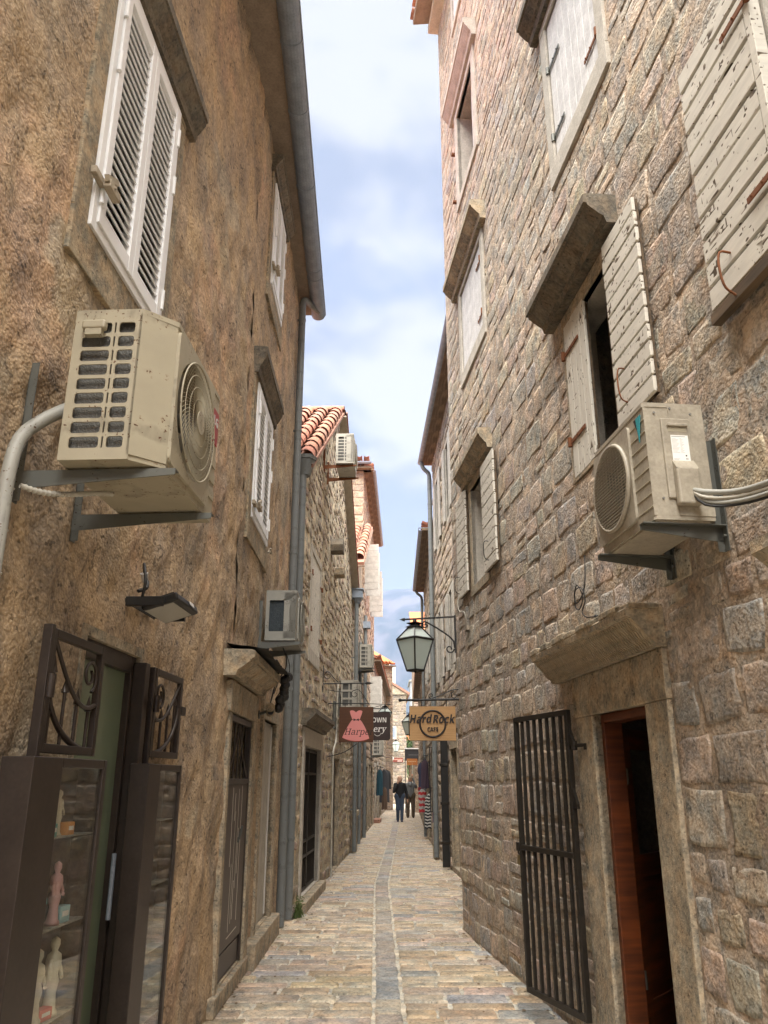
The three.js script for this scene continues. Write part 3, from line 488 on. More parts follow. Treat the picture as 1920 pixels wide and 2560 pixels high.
{
  const grow = (w, a, b = a, c = a) => [w[0] - a, w[1] + a, w[2] - b, w[3] + c];
  const holes = [T1, T2, T3, T0, WM, WU, DR, W7];
  const keep = [grow(T1, 0.16, 0.14, 0.14), grow(T2, 0.12, 0.16, 0.1), grow(T3, 0.12, 0.1, 0.1), grow(T0, 0.12), grow(WM, 0.06, 0.06, 0.12), grow(WU, 0.14, 0.2, 0.1), [4.30, 5.79, 0, 2.3], grow(W7, 0.06)];
  const face = put(new THREE.Mesh(sheet({ s0: 0, s1: FR1.L, h1: 13.4, cell: 0.06, holes, disp: (x, y) => x < 0.12 ? 0 : -0.001 + 0.006 * fbm3(x * 2, y * 2, 3.3, 3) + 0.014 * fbm3(x * 7, y * 7, 6.1, 3), col: mortarCol([0.55, 0.445, 0.345], 7.7) }), M.mortar), 'wall', R1, FR1);
  stones(face, FR1, { s0: 0.0, s1: FR1.L, h0: 0.0, h1: 5.9, rows: [0.17, 0.31], widths: [0.18, 0.42], joint: 0.026, t: [-0.001, 0.005], pal: palR, holes: keep, wob: 0.03, ang: 0.06, limit: 200 });
  stones(face, FR1, { s0: 0.0, s1: FR1.L, h0: 6.0, h1: 13.35, rows: [0.14, 0.23], widths: [0.16, 0.36], joint: 0.022, t: [-0.001, 0.004], pal: palR, holes: keep, wob: 0.03, ang: 0.06, limit: 100 });
  shell(R1, FR1, -0.02, FR1.L, 13.4, 4, M.dressed);
  // far return of the corner, towards the wider lane behind
  for (const [w, d] of [[T1, 0.22], [T2, 0.14], [T3, 0.22], [T0, 0.12], [WM, 0.24], [WU, 0.1], [W7, 0.14]]) { tunnel(gb(), w, d).build('window_reveal', M.dressedPale, R1, FR1); roomBehind(R1, FR1, w, d); }
  surround(R1, FR1, T1, 0.15, 0.12, 0.12, 0.02, M.dressedPale); surround(R1, FR1, T2, 0.12, 0.16, 0.08, 0.02, M.dressedPale); surround(R1, FR1, T3, 0.12, 0.10, 0.1, 0.012, M.dressed); surround(R1, FR1, T0, 0.1, 0.1, 0.1, 0.02, M.dressedPale);
  surround(R1, FR1, WM, 0.05, 0.05, 0.12, 0.008, M.dressed); surround(R1, FR1, WU, 0.13, 0.19, 0.08, 0.022, M.dressedPale);
  hood(R1, FR1, T1[0] - 0.32, T1[1] + 0.28, T1[3] + 0.13, 0.26, 0.16, M.dressedPale); hood(R1, FR1, T2[0] - 0.32, T2[1] + 0.28, T2[3] + 0.09, 0.24, 0.18, M.dressed); hood(R1, FR1, T3[0] - 0.30, T3[1] + 0.44, T3[3] + 0.1, 0.22, 0.15, M.dressed);
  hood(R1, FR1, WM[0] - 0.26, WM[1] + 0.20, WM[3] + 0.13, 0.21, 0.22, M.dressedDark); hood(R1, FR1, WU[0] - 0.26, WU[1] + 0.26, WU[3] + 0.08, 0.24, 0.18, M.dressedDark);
  // tower top: tiled verge on a small cornice
  gb().rb(-0.06, FR1.L, 13.30, 13.44, -0.05, 0.16, 0.01).build('cornice', M.dressedPale, R1, FR1);
  for (let i = 0; i < 34; i++) { const g = new THREE.CylinderGeometry(0.10, 0.085, 0.46, 10, 1, false, -Math.PI / 2, Math.PI); gb().add(g, 0.05 + i * 0.235, 13.56, 0.22, Math.PI / 2 - 0.2, 0, 0).build('roof_tile', pick(TILES), R1, FR1); }
  gb().box(FR1.L, 0.06, 0.6, FR1.L / 2, 13.49, 0.12, 0.2).box(FR1.L, 0.10, 4.4, FR1.L / 2, 14.3, -2.1, 0.38).build('roof', M.soffit, R1, FR1);
  // shutters
  rnd = rngOf(33);
  boardLeaf(R1, FR1, [WM[0] + 0.0, WM[0] + 0.42, 3.64, 4.86], -0.025, 4, 'y', M.peeling, { worn: 0.6, label: 'closed shutter leaf of upright boards', back: M.oldWood });
  for (const y of [3.92, 4.62]) strap(R1, FR1, WM[0] + 0.0, WM[0] + 0.30, y, 0.018);
  boardLeaf(R1, FR1, [WM[1] + 0.03, WM[1] + 0.53, 3.60, 4.90], 0.02, 12, 'x', M.peeling, { worn: 1, gap: 0.015, label: 'peeling shutter leaf of lying boards folded back', back: M.oldWood });
  gb().tube([[WM[1] + 0.2, 3.92, 0.065], [WM[1] + 0.2, 3.92, 0.10], [WM[1] + 0.2, 3.72, 0.10], [WM[1] + 0.2, 3.70, 0.065]], 0.005, 16, 5).build('shutter_hook', M.rust, R1, FR1);
  boardLeaf(R1, FR1, [6.79, 7.37, 3.66, 5.07], 0.03, 11, 'x', M.peeling, { worn: 1.2, gap: 0.022, label: 'large flaking white shutter with dark gaps between boards', back: M.oldWood });
  gb().rb(7.375, 7.42, 3.62, 5.08, 0.02, 0.075, 0.004).build('shutter_post', M.peeling, R1, FR1); gb().bx(6.78, 7.3, 3.60, 3.655, 0.03, 0.075).build('shutter_rail', M.oldWood, R1, FR1);
  gb().tube([[7.0, 3.84, 0.07], [7.0, 3.84, 0.12], [7.0, 3.66, 0.12], [7.0, 3.62, 0.075]], 0.006, 16, 5).build('shutter_hook', M.rust, R1, FR1); for (const y of [3.95, 4.85]) strap(R1, FR1, 7.44, 7.2, y, 0.08);
  for (const [a, b] of [[WU[0], 5.308], [5.312, WU[1]]]) boardLeaf(R1, FR1, [a, b, WU[2], WU[3]], -0.04, 4, 'y', M.whitePaint, { gap: 0.003 });
  for (const y of [6.55, 7.25]) { strap(R1, FR1, WU[0] + 0.0, WU[0] + 0.26, y, 0.005, M.galv); strap(R1, FR1, WU[1], WU[1] - 0.26, y, 0.005, M.rust); }
  for (const [a, b] of [[T2[0], 1.628], [1.632, T2[1]]]) boardLeaf(R1, FR1, [a, b, T2[2], T2[3]], -0.04, 4, 'y', M.whitePaint, { gap: 0.003 });
  for (const y of [6.6, 7.3]) strap(R1, FR1, T2[1], T2[1] - 0.25, y, 0.005, M.rust);
  boardLeaf(R1, FR1, [T1[0] + 0.5, T1[1], T1[2], T1[3]], -0.12, 3, 'y', M.whitePaint, { gap: 0.003 }); for (const y of [9.2, 10]) { strap(R1, FR1, T1[1], T1[1] - 0.2, y, -0.075, M.rust); gb().box(0.05, 0.03, 0.06, T1[0] - 0.2, y - 0.15, 0.03).build('shutter_catch', M.rust, R1, FR1); }
  for (const [a, b] of [[T0[0], 1.698], [1.702, T0[1]]]) boardLeaf(R1, FR1, [a, b, T0[2], T0[3]], -0.04, 4, 'y', M.whitePaint, { gap: 0.003 });
  boardLeaf(R1, FR1, [0.56, 1.10, 3.64, 4.86], 0.02, 11, 'x', M.peeling, { worn: 0.7, gap: 0.008, back: M.oldWood }); boardLeaf(R1, FR1, [1.96, 2.50, 3.62, 4.80], 0.02, 10, 'x', M.peeling, { worn: 1, gap: 0.010, back: M.oldWood });
  for (const x of [0.66, 2.2]) gb().tube([[x, 3.9, 0.06], [x, 3.9, 0.1], [x, 3.72, 0.1], [x, 3.70, 0.06]], 0.005, 14, 5).build('shutter_hook', M.iron, R1, FR1);
  // bars in the dark half of the middle window
  gb().bx(5.10, 5.14, 3.66, 4.84, -0.2, -0.16).bx(5.14, 5.58, 4.1, 4.13, -0.2, -0.16).bx(5.14, 5.58, 4.5, 4.53, -0.2, -0.16).build('window_frame', M.oldWood, R1, FR1);
  // doorway: dressed jambs, lintel, worn moulded hood; red-brown door swung in; dark room
  gb().rb(4.34, 4.66, 0, 2.0, -0.05, 0.028, 0.01).rb(5.50, 5.78, 0, 2.0, -0.05, 0.028, 0.01).rb(4.33, 5.79, 2.0, 2.27, -0.05, 0.032, 0.01).build('door_surround', M.dressed, R1, FR1);
  tunnel(gb(), DR, 0.05, 0.06).build('door_reveal', M.dressed, R1, FR1);
  const hx0 = 4.0, hx1 = 5.80, hp = [[-0.03, 2.27], [0.06, 2.27], [0.075, 2.30], [0.10, 2.315], [0.13, 2.36], [0.17, 2.40], [0.185, 2.42], [0.21, 2.43], [0.215, 2.465], [0.19, 2.485], [-0.03, 2.50]], hg = gb().prof(hp, hx0, hx1);
  hg.build('door_hood', M.dressed, R1, FR1);
  { const rib = gb(); for (let x = hx0 + 0.01; x < hx1 - 0.03; x += 0.031) { const e = R(0.003, 0.007), w = R(0.009, 0.014); rib.prof([[0.05, 2.272], [0.062 + e, 2.27], [0.077 + e, 2.297], [0.102 + e, 2.312], [0.132 + e, 2.357], [0.172 + e, 2.397], [0.187 + e, 2.42], [0.16, 2.42]], x + R(-0.004, 0.004), x + w); } tag(rib.build('chisel_ribs', M.dressed, R1, FR1), null, null, null, 'stuff'); }
  { const top = gb(); for (let i = 0; i < 14; i++) { const x = mix(hx0, hx1, i / 14), w = (hx1 - hx0) / 14; top.rb(x - 0.01, x + w + 0.01, 2.465, 2.505 + R(-0.006, 0.016), 0.02, 0.215 + R(-0.02, 0.012), 0.014); } top.build('worn_ledge', M.cement, R1, FR1); }
  gb().rb(4.3, 5.8, -0.02, 0.16, -0.34, 0.06, 0.015).build('door_sill', M.dressed, R1, FR1);
  gb().rb(4.61, 4.70, 0.16, 2.03, -0.16, -0.035, 0.006).rb(5.46, 5.55, 0.16, 2.03, -0.16, -0.035, 0.006).rb(4.70, 5.46, 1.95, 2.03, -0.16, -0.035, 0.006).build('door_frame', M.redWood, R1, FR1);
  const leaf = new THREE.Group(); leaf.name = 'door'; R1.add(leaf); leaf.userData.label = 'red-brown wooden door swung inwards'; leaf.position.set(4.64, 0.17, -0.18); leaf.rotation.y = 2.35;
  gb().rb(0, 0.10, 0, 1.75, -0.045, 0, 0.004).rb(0.56, 0.66, 0, 1.75, -0.045, 0, 0.004).rb(0.10, 0.56, 0, 0.18, -0.044, -0.001, 0.004).rb(0.10, 0.56, 1.62, 1.75, -0.044, -0.001, 0.004).rb(0.10, 0.56, 0.85, 0.98, -0.044, -0.001, 0.004).build('rail', M.redWood, leaf); gb().bx(0.10, 0.56, 0.18, 0.85, -0.03, -0.015).build('panel', M.redWood, leaf); gb().bx(0.10, 0.56, 0.98, 1.62, -0.026, -0.020).build('pane', M.glass, leaf); for (const y of [0.3, 1.45]) gb().cyl(0.009, 0.009, 0.1, 0.002, y, 0.006).bx(0, 0.03, y - 0.04, y + 0.04, 0, 0.003).build('hinge', M.galv, leaf);
  gb().bx(4.0, 6.2, -0.02, 0.02, -2.6, -0.06).bx(4.0, 6.2, 2.4, 2.45, -2.6, -0.06).bx(3.95, 4.0, 0, 2.45, -2.6, -0.06).bx(6.2, 6.25, 0, 2.45, -2.6, -0.06).bx(3.95, 6.25, 0, 2.45, -2.65, -2.6).bx(4.0, 4.6, 0, 2.4, -0.10, -0.06).bx(5.56, 6.2, 0, 2.4, -0.10, -0.06).bx(4.6, 5.56, 2.06, 2.4, -0.10, -0.06).build('stone_room', M.room, R1, FR1);
  rnd = rngOf(35);
  // corner of the next door's hood at the right edge
  gb().prof([[-0.03, 2.30], [0.07, 2.30], [0.10, 2.34], [0.16, 2.40], [0.20, 2.43], [0.20, 2.48], [-0.03, 2.50]], 7.02, 8.4).build('door_hood', M.dressed, R1, FR1); gb().rb(7.25, 8.2, 0, 2.3, -0.03, 0.02, 0.01).build('door_surround', M.dressed, R1, FR1);
}

// ---------------------------------------------------------------- left: rubble house with its gable to the lane
rnd = rngOf(41);
const palB = [[0.46, 0.36, 0.27], [0.50, 0.40, 0.30], [0.40, 0.32, 0.25], [0.54, 0.43, 0.30], [0.48, 0.36, 0.29], [0.42, 0.36, 0.29]];
function tileRun(b, fr, o) { // rows of cover tiles on a slope that falls towards -x; o: ridge (x, y), slope, length, z columns
  const th = Math.atan(o.slope), n = Math.floor(o.len / 0.46), g0 = new THREE.CylinderGeometry(0.105, 0.14, 0.58, 8, 1, true, Math.PI, Math.PI); g0.rotateZ(th - Math.PI / 2); const g = clean(g0); g.computeVertexNormals();
  for (const z of o.cols) for (let i = 0; i < n; i++) { const d = 0.28 + i * 0.46, m = new THREE.Mesh(g, pick(TILES)); m.position.set(o.x - d * Math.cos(th) - 0.02 * Math.sin(th), o.y - d * Math.sin(th) + 0.055 + R(-0.006, 0.006), z + R(-0.008, 0.008)); m.rotation.y = R(-0.03, 0.03); put(m, 'roof_tile', b); const mm = m.matrix; }
}
const HB = thing('rubble_gable_house', 'rubble stone house with tiled gable next to the rough-cast house', 'house', FB);
{
  const top = x => 8.86 - Math.abs(x - 4.72) * 0.645, L = FB.L, DA = [0.62, 2.62, 0.14, 2.05], DB = [4.72, 6.15, 0.02, 2.0], WN = [0.86, 2.0, 3.42, 4.86], holes = [DA, DB, WN];
  const face = put(new THREE.Mesh(sheet({ s0: 0, s1: L, h1: 8.86, cell: 0.07, holes, top, disp: (x, y) => 0.02 * fbm3(x * 2, y * 2, 1.3, 3) + 0.03 * fbm3(x * 6, y * 6, 2.1, 3), col: mortarCol([0.74, 0.63, 0.455], 3.1) }), M.mortar), 'wall', HB, FB);
  stones(face, FB, { s0: 0, s1: L, h0: 0, h1: 9, rows: [0.11, 0.21], widths: [0.10, 0.30], joint: 0.065, t: [0.0, 0.02], pal: palB, holes: [[0.42, 2.85, 0, 2.36], [4.6, 6.3, 0, 2.06], [0.74, 2.12, 3.2, 4.98]], top, wob: 0.05, ang: 0.16 });
  shell(HB, FB, 0, L, 5.95, 5, M.cement, { h0: 5.9, h1: 5.8 });
  tunnel(gb(), DA, 0.16).build('door_reveal', M.dressedPale, HB, FB); tunnel(gb(), DB, 0.2).build('door_reveal', M.dressed, HB, FB); tunnel(gb(), WN, 0.12).build('window_reveal', M.dressedPale, HB, FB);
  roomBehind(HB, FB, DA, 0.16, 1.0);
  surround(HB, FB, DA, 0.16, 0, 0.24, 0.03, M.dressedPale, 'door_surround'); surround(HB, FB, WN, 0.1, 0.2, 0.1, 0.02, M.dressedPale); gb().rb(0.4, 2.86, -0.02, 0.13, -0.1, 0.12, 0.015).build('door_sill', M.dressed, HB, FB);
  hood(HB, FB, 0.32, 2.96, 2.30, 0.22, 0.2, M.dressedDark, 'door_hood');
  for (const [a, b] of [[WN[0], 1.428], [1.432, WN[1]]]) boardLeaf(HB, FB, [a, b, WN[2], WN[3]], -0.03, 4, 'y', M.peeling, { worn: 0.5 }); for (const y of [3.7, 4.55]) { strap(HB, FB, WN[0], WN[0] + 0.2, y, 0.012); strap(HB, FB, WN[1] + 0.12, WN[1] - 0.1, y, 0.022); }
  const dbm = gb().rb(DB[0], DB[1], DB[2], DB[3], -0.2, -0.08, 0.006).build('door', M.steelBrown, HB, FB); for (const x of [DB[0] + 0.1, DB[0] + 0.75]) gb().rb(x, x + 0.55, 0.15, 1.85, -0.09, -0.065, 0.006).build('panel', M.steelBrown, dbm); gb().rod([DB[0] + 0.71, 0.95, -0.05], [DB[0] + 0.71, 1.1, -0.05], 0.012).build('handle', M.zinc, dbm);
  // roof: slab, tiles on the near slope, pale verge boards
  for (const sgn of [-1, 1]) {
    const l = 5.75, th = Math.atan(0.645), cx = 4.72 + sgn * l / 2 * Math.cos(th), cy = 8.92 - l / 2 * Math.sin(th);
    gb().box(l, 0.06, 5.2, cx, cy + 0.06, -2.52, 0, 0, -sgn * th).build('roof', M.tileC, HB, FB); gb().box(l, 0.05, sgn < 0 ? 0.10 : 0.17, cx, cy, sgn < 0 ? 0.04 : 0.075, 0, 0, -sgn * th).build('verge_soffit', M.verge, HB, FB); gb().box(l + 0.05, 0.05, 0.03, cx, cy + 0.06, sgn < 0 ? 0.10 : 0.17, 0, 0, -sgn * th).build('verge_edge', M.tileC, HB, FB);
  }
  const run = new THREE.Group(); run.name = 'tiled_slope'; HB.add(run);
  tileRun(run, FB, { x: 4.72, y: 9.0, slope: 0.645, len: 5.75, cols: [-0.03, -0.34, -0.65, -0.96, -1.27, -1.58] });
  tileRun2: for (let i = 0; i < 17; i++) { const g = new THREE.CylinderGeometry(0.082, 0.108, 0.42, 8, 1, true, 0, Math.PI); const th = Math.atan(0.645); g.rotateZ(Math.PI / 2 - th); const m = new THREE.Mesh(clean(g), pick(TILES)), d = 0.2 + i * 0.33; m.position.set(4.72 + d * Math.cos(th), 8.99 - d * Math.sin(th) + 0.05, 0.06); put(m, 'roof_tile', run); }
  for (let i = 0; i < 6; i++) { const g = new THREE.CylinderGeometry(0.12, 0.13, 0.46, 10, 1, true, -Math.PI / 2, Math.PI); gb().add(g, 4.72, 9.03, -0.12 - i * 0.4, -Math.PI / 2 + 0.03, 0, 0).build('ridge_tile', pick(TILES), HB, FB); }
  // small stone brackets left in the wall
  gb().ext([[0, 0], [0.30, 0], [0.30, 0.22], [0.10, 0.26], [0, 0.12]], 0.24, 3.5, 5.62, 0).build('stone_bracket', M.dressedDark, HB, FB); gb().rb(4.3, 4.6, 5.35, 5.52, -0.02, 0.2, 0.03).build('stone_bracket', M.dressed, HB, FB);
}
downpipe('grey downpipe with a hopper under the far eave of the gable house', FB, 9.05, 0.12, 0.05, 5.95, 0.05, g => gb().add(new THREE.BoxGeometry(0.28, 0.2, 0.26), 0, 6.03, 0.02).add(new THREE.CylinderGeometry(0.16, 0.07, 0.14, 4), 0, 5.87, 0.02, 0, Math.PI / 4, 0).bx(-0.17, 0.17, 6.13, 6.16, -0.14, 0.18).build('hopper', M.zinc, g));

// ---------------------------------------------------------------- further houses
function farHouse(name, label, fr, h, o) {
  const b = thing(name, label, 'house', fr), L = fr.L, holes = (o.doors || []).map(d => d.slice(0, 4)).concat((o.windows || []).map(w => w.slice(0, 4)));
  const face = put(new THREE.Mesh(sheet({ s0: 0, s1: L, h1: h, cell: 0.2, holes, disp: (x, y) => 0.02 * fbm3(x * 2, y * 2, 1.3, 3), col: mortarCol(o.mortar, 2.1) }), M.mortar), 'wall', b, fr);
  stones(face, fr, { s0: 0, s1: L, h0: 0, h1: h, rows: o.rows || [0.16, 0.28], widths: o.widths || [0.2, 0.4], joint: 0.04, t: [0.004, 0.024], pal: o.pal, holes: holes.map(q => [q[0] - 0.1, q[1] + 0.1, q[2] - 0.06, q[3] + 0.12]), wob: 0.03, ang: 0.08, limit: o.limit ?? 40 });
  shell(b, fr, 0, L, h, o.depth || 4, M.dressed);
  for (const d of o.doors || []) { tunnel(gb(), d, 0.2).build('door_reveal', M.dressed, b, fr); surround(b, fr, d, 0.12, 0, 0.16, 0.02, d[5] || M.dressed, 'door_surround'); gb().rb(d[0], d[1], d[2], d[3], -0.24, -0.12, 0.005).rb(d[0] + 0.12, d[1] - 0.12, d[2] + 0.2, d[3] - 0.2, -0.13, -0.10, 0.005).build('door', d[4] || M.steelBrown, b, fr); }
  for (const w of o.windows || []) {
    tunnel(gb(), w, 0.16).build('window_reveal', M.dressedPale, b, fr); surround(b, fr, w, 0.1, 0.1, 0.1, 0.015, M.dressedPale); roomBehind(b, fr, w, 0.16, 0.9);
    if (w[4] === 'closed') for (const [p, q] of [[w[0], (w[0] + w[1]) / 2 - 0.002], [(w[0] + w[1]) / 2 + 0.002, w[1]]]) boardLeaf(b, fr, [p, q, w[2], w[3]], -0.03, 3, 'y', w[5] || M.limeWhite, { gap: 0.004 });
    if (w[4] === 'open') { const ww = (w[1] - w[0]) / 2; for (const [p, q] of [[w[0] - ww - 0.03, w[0] - 0.03], [w[1] + 0.03, w[1] + ww + 0.03]]) boardLeaf(b, fr, [p, q, w[2], w[3]], 0.02, 8, 'x', w[5] || M.limeWhite, { gap: 0.006 }); gb().bx((w[0] + w[1]) / 2 - 0.02, (w[0] + w[1]) / 2 + 0.02, w[2], w[3], -0.14, -0.10).build('window_frame', M.whitePaint, b, fr); }
    if (w[4] === 'ajar') for (const [x, sg] of [[w[0], 1], [w[1], -1]]) { const l = new THREE.Group(); l.name = 'shutter'; const hw = (w[1] - w[0]) / 2; b.add(l); l.position.set(x, w[2], 0.02); l.rotation.y = sg > 0 ? -1.75 : Math.PI + 1.75; for (let i = 0; i < 7; i++) gb().rb(0, hw, (w[3] - w[2]) * i / 7 + 0.004, (w[3] - w[2]) * (i + 1) / 7 - 0.004, 0, 0.025, 0.004, 1).build('board', w[5] || M.limeWhite, l); }
  }
  if (o.eave) { gb().bx(-0.1, L + 0.1, h, h + 0.06, -0.4, o.eave + 0.04).build('soffit', M.soffitDark, b, fr); gb().box(L + 0.2, 0.10, 4.6, L / 2, h + 1.10, -1.97, 0.42).build('roof', o.tile || M.tileA, b, fr); for (let i = 0; i < Math.floor(L / 0.24); i++) { const g = new THREE.CylinderGeometry(0.082, 0.1, 0.4, 8, 1, true, -Math.PI / 2, Math.PI); gb().add(g, 0.1 + i * 0.24, h + 0.22, o.eave - 0.16, Math.PI / 2 - 0.42, 0, 0).build('roof_tile', o.tile || pick(TILES), b, fr); } }
  return b;
}
function eaveGutter(label, fr, s0, s1, h, z, r = 0.07) {
  const g = thing('eaves_gutter', label, 'gutter', fr, [s0, h, z]), pts = []; for (let i = 0; i <= 8; i++) { const a = Math.PI + Math.PI * i / 8; pts.push([r * Math.cos(a), r * Math.sin(a)]); } for (let i = 8; i >= 0; i--) { const a = Math.PI + Math.PI * i / 8; pts.push([(r - 0.008) * Math.cos(a), (r - 0.008) * Math.sin(a)]); }
  gb().prof(pts, 0, s1 - s0).build('trough', M.zinc, g); for (let x = 0.3; x < s1 - s0; x += 0.9) gb().bx(x, x + 0.025, -0.01, 0.015, -Math.min(z, 0.3), r).build('bracket', M.zinc, g); return g;
}
rnd = rngOf(43);
const pink = [[0.47, 0.345, 0.25], [0.49, 0.365, 0.265], [0.45, 0.325, 0.24], [0.50, 0.375, 0.25]];
const HB2 = farHouse('low_stone_house', 'low stone house with a lean-to tiled roof between gable house and taller block', FB2, 6.9, { pal: palB, mortar: [0.55, 0.45, 0.33], doors: [[0.9, 1.9, 0.05, 2.05], [2.6, 3.6, 0.05, 2.05, M.oldWood]], windows: [[0.6, 1.3, 3.3, 4.6, 'closed', M.peeling]] });
{ // lean-to roof rising to the taller block
  const th = Math.atan(0.52), l = FB2.L / Math.cos(th) + 0.3, cx = FB2.L / 2; gb().box(l, 0.08, 4.6, cx, 8.02, -2.0, 0, 0, th).build('roof', M.tileC, HB2, FB2); gb().box(l, 0.05, 0.3, cx, 7.95, 0.16, 0, 0, th).build('verge_soffit', M.soffit, HB2, FB2);
  gb().ext([[0, 6.85], [FB2.L, 6.85], [FB2.L, 9.1]], 0.3, 0, 0, -0.32).build('gable_wall', M.dressed, HB2, FB2);
  const run = new THREE.Group(); run.name = 'tiled_slope'; HB2.add(run); tileRun(run, FB2, { x: FB2.L + 0.0, y: 9.16, slope: 0.52, len: l - 0.1, cols: [0.15, -0.16, -0.47, -0.78] });
}
const HC = farHouse('tall_pink_block', 'taller pinkish ashlar block with zinc eaves beyond the gable house', FC, 11.1, { pal: pink, mortar: [0.48, 0.36, 0.26], doors: [[0.8, 1.8, 0.05, 2.05, M.oldWood], [2.7, 3.6, 0.05, 2.0, M.steelBrown], [4.4, 5.5, 0.05, 2.1, M.oldWood], [6.6, 7.7, 0.05, 2.05]], windows: [[1.0, 1.9, 7.4, 8.9, 'ajar'], [4.6, 5.5, 7.4, 8.9, 'ajar'], [1.2, 2.0, 3.8, 5.0, 'closed'], [5.6, 6.4, 3.8, 5.2, 'ajar']], eave: 0.28 });
{ // its side that looks down the lane, above the low roof
  const fr = frame([-4.6, 24.2], [-0.66, 24.2]); const w = put(new THREE.Mesh(sheet({ s0: 0, s1: fr.L, h1: 11.1, cell: 0.15, disp: () => 0.02, col: mortarCol([0.50, 0.38, 0.28], 5.1) }), M.mortar), 'side_face', HC, fr);
  stones(w, fr, { s0: 0, s1: fr.L, h0: 8.2, h1: 11.08, rows: [0.2, 0.3], widths: [0.35, 0.7], joint: 0.02, t: [0.024, 0.034], pal: [[0.53, 0.40, 0.29], [0.55, 0.42, 0.30], [0.50, 0.375, 0.27]], limit: 60, ang: 0.02 });
  gb().bx(0, fr.L + 0.25, 11.1, 11.17, -0.1, 0.3).build('soffit', M.soffitDark, HC, fr); for (let i = 0; i < 18; i++) { const g = new THREE.CylinderGeometry(0.085, 0.105, 0.5, 10, 1, true, -Math.PI / 2, Math.PI); gb().add(g, fr.L + 0.1 - i * 0.23, 11.42, 0.2, Math.PI / 2 - 0.3, 0, 0).build('roof_tile', pick(TILES), HC, fr); }
  gb().box(fr.L, 0.06, 2, fr.L / 2, 11.62, -0.7, 0.3).build('hip_roof', M.tileB, HC, fr);
  eaveGutter('short zinc gutter across the camera-facing side of the pink block', fr, fr.L - 2.2, fr.L + 0.26, 11.28, 0.36);
  const rack = thing('drying_rack', 'thin folding wire rack on the pink block\'s side wall', 'drying rack', fr, [fr.L - 0.62, 9.95, 0.03]);
  gb().rod([0, 0, 0], [0.05, 0.75, 0], 0.008).rod([0.22, 0, 0.5], [0.27, 0.75, 0.5], 0.008).rod([0, 0, 0], [0.22, 0, 0.5], 0.008).rod([0.05, 0.75, 0], [0.27, 0.75, 0.5], 0.008).rod([0.12, 0, 0.25], [0.16, 0.75, 0.25], 0.008).build('wires', M.iron, rack);
}
eaveGutter('zinc gutter along the lane eave of the pink block', FC, 0, FC.L, 11.16, 0.33);
downpipe('grey downpipe at the near corner of the pink block', FC, 0.2, 0.09, 0.05, 6.4, 0.05, g => gb().add(new THREE.BoxGeometry(0.26, 0.2, 0.24), 0, 6.1, 0.03).build('hopper', M.zinc, g));
downpipe('grey downpipe half way along the low stone house', FB2, 2.2, 0.08, 0.05, 5.2, 0.045);
const HD = farHouse('shop_row_house', 'plain stone shop house further up on the left', FD, 6.2, { pal: palB, mortar: [0.56, 0.46, 0.34], limit: 20, doors: [[0.6, 1.6, 0.02, 2.1, M.dark, M.dressedPale], [3.0, 4.2, 0.02, 2.2, M.dark, M.dressedPale], [6.2, 7.4, 0.02, 2.2, M.oldWood]], windows: [[1.2, 2.0, 3.4, 4.6, 'ajar'], [5.2, 6, 3.4, 4.6, 'closed']], eave: 0.25 });
const HE = farHouse('orange_roof_house', 'pink stone house with bright orange roof near the lane\'s end', frame([-3.2, 45], [0.50, 47.5]), 7.9, { pal: pink, mortar: [0.50, 0.37, 0.27], limit: 20, windows: [[2.3, 3.0, 4.6, 6.0, 'closed']], eave: 0.2, tile: M.tileO, depth: 9 });
const HF = farHouse('end_stone_house', 'square stone house closing the far end of the lane', frame([-1.5, 60], [1.62, 60]), 7.6, { pal: [[0.36, 0.29, 0.22], [0.39, 0.32, 0.25], [0.33, 0.27, 0.21]], mortar: [0.36, 0.30, 0.23], limit: 80, windows: [[1.95, 2.3, 4.5, 5.2, 'closed', M.zinc]], depth: 7 });
{ const fr = frame([-1.5, 60], [1.62, 60]); gb().ext([[-0.1, 7.55], [3.24, 7.55], [-0.1, 9.6]], 7.2, 0, 0, -7.1).build('gable', M.dressed, HF, fr); gb().box(4.1, 0.16, 7.6, 1.62, 8.66, -3.6, 0, 0, -0.55).build('roof', M.tileC, HF, fr); const c = gb(); c.rb(1.75, 1.95, 8.2, 9.9, -1.2, -0.8, 0.01).rb(2.15, 2.35, 8.0, 9.75, -1.2, -0.8, 0.01); c.build('chimney', M.whitePaint, HF, fr); }

rnd = rngOf(47);
const palR2 = [[0.56, 0.45, 0.35], [0.52, 0.43, 0.34], [0.60, 0.49, 0.38], [0.50, 0.41, 0.33]];
const HR2 = farHouse('pale_stone_house', 'pale stone house behind the tower house on the right', FR2, 9.05, { pal: palR2, mortar: [0.56, 0.46, 0.36], limit: 200, doors: [[0.9, 1.9, 0.1, 2.1, M.dark], [2.6, 3.6, 0.1, 2.15, M.oldWood]], windows: [[0.9, 1.6, 6.6, 8.2, 'open'], [0.9, 1.6, 3.6, 5.1, 'open'], [3.0, 3.7, 6.6, 8.2, 'open'], [3.0, 3.7, 3.6, 5.1, 'open']], eave: 0.22 });
eaveGutter('grey gutter under the eave of the pale stone house on the right', FR2, -0.1, FR2.L, 9.12, 0.29);
downpipe('tall grey downpipe at the far end of the pale stone house', FR2, 0.12, 0.09, 0.05, 8.6, 0.055, g => gb().tube([[0, 8.55, 0], [0, 8.75, 0.02], [0, 8.88, 0.14], [0, 9.06, 0.2]], 0.05, 16, 10).build('elbow', M.pipeGrey, g));
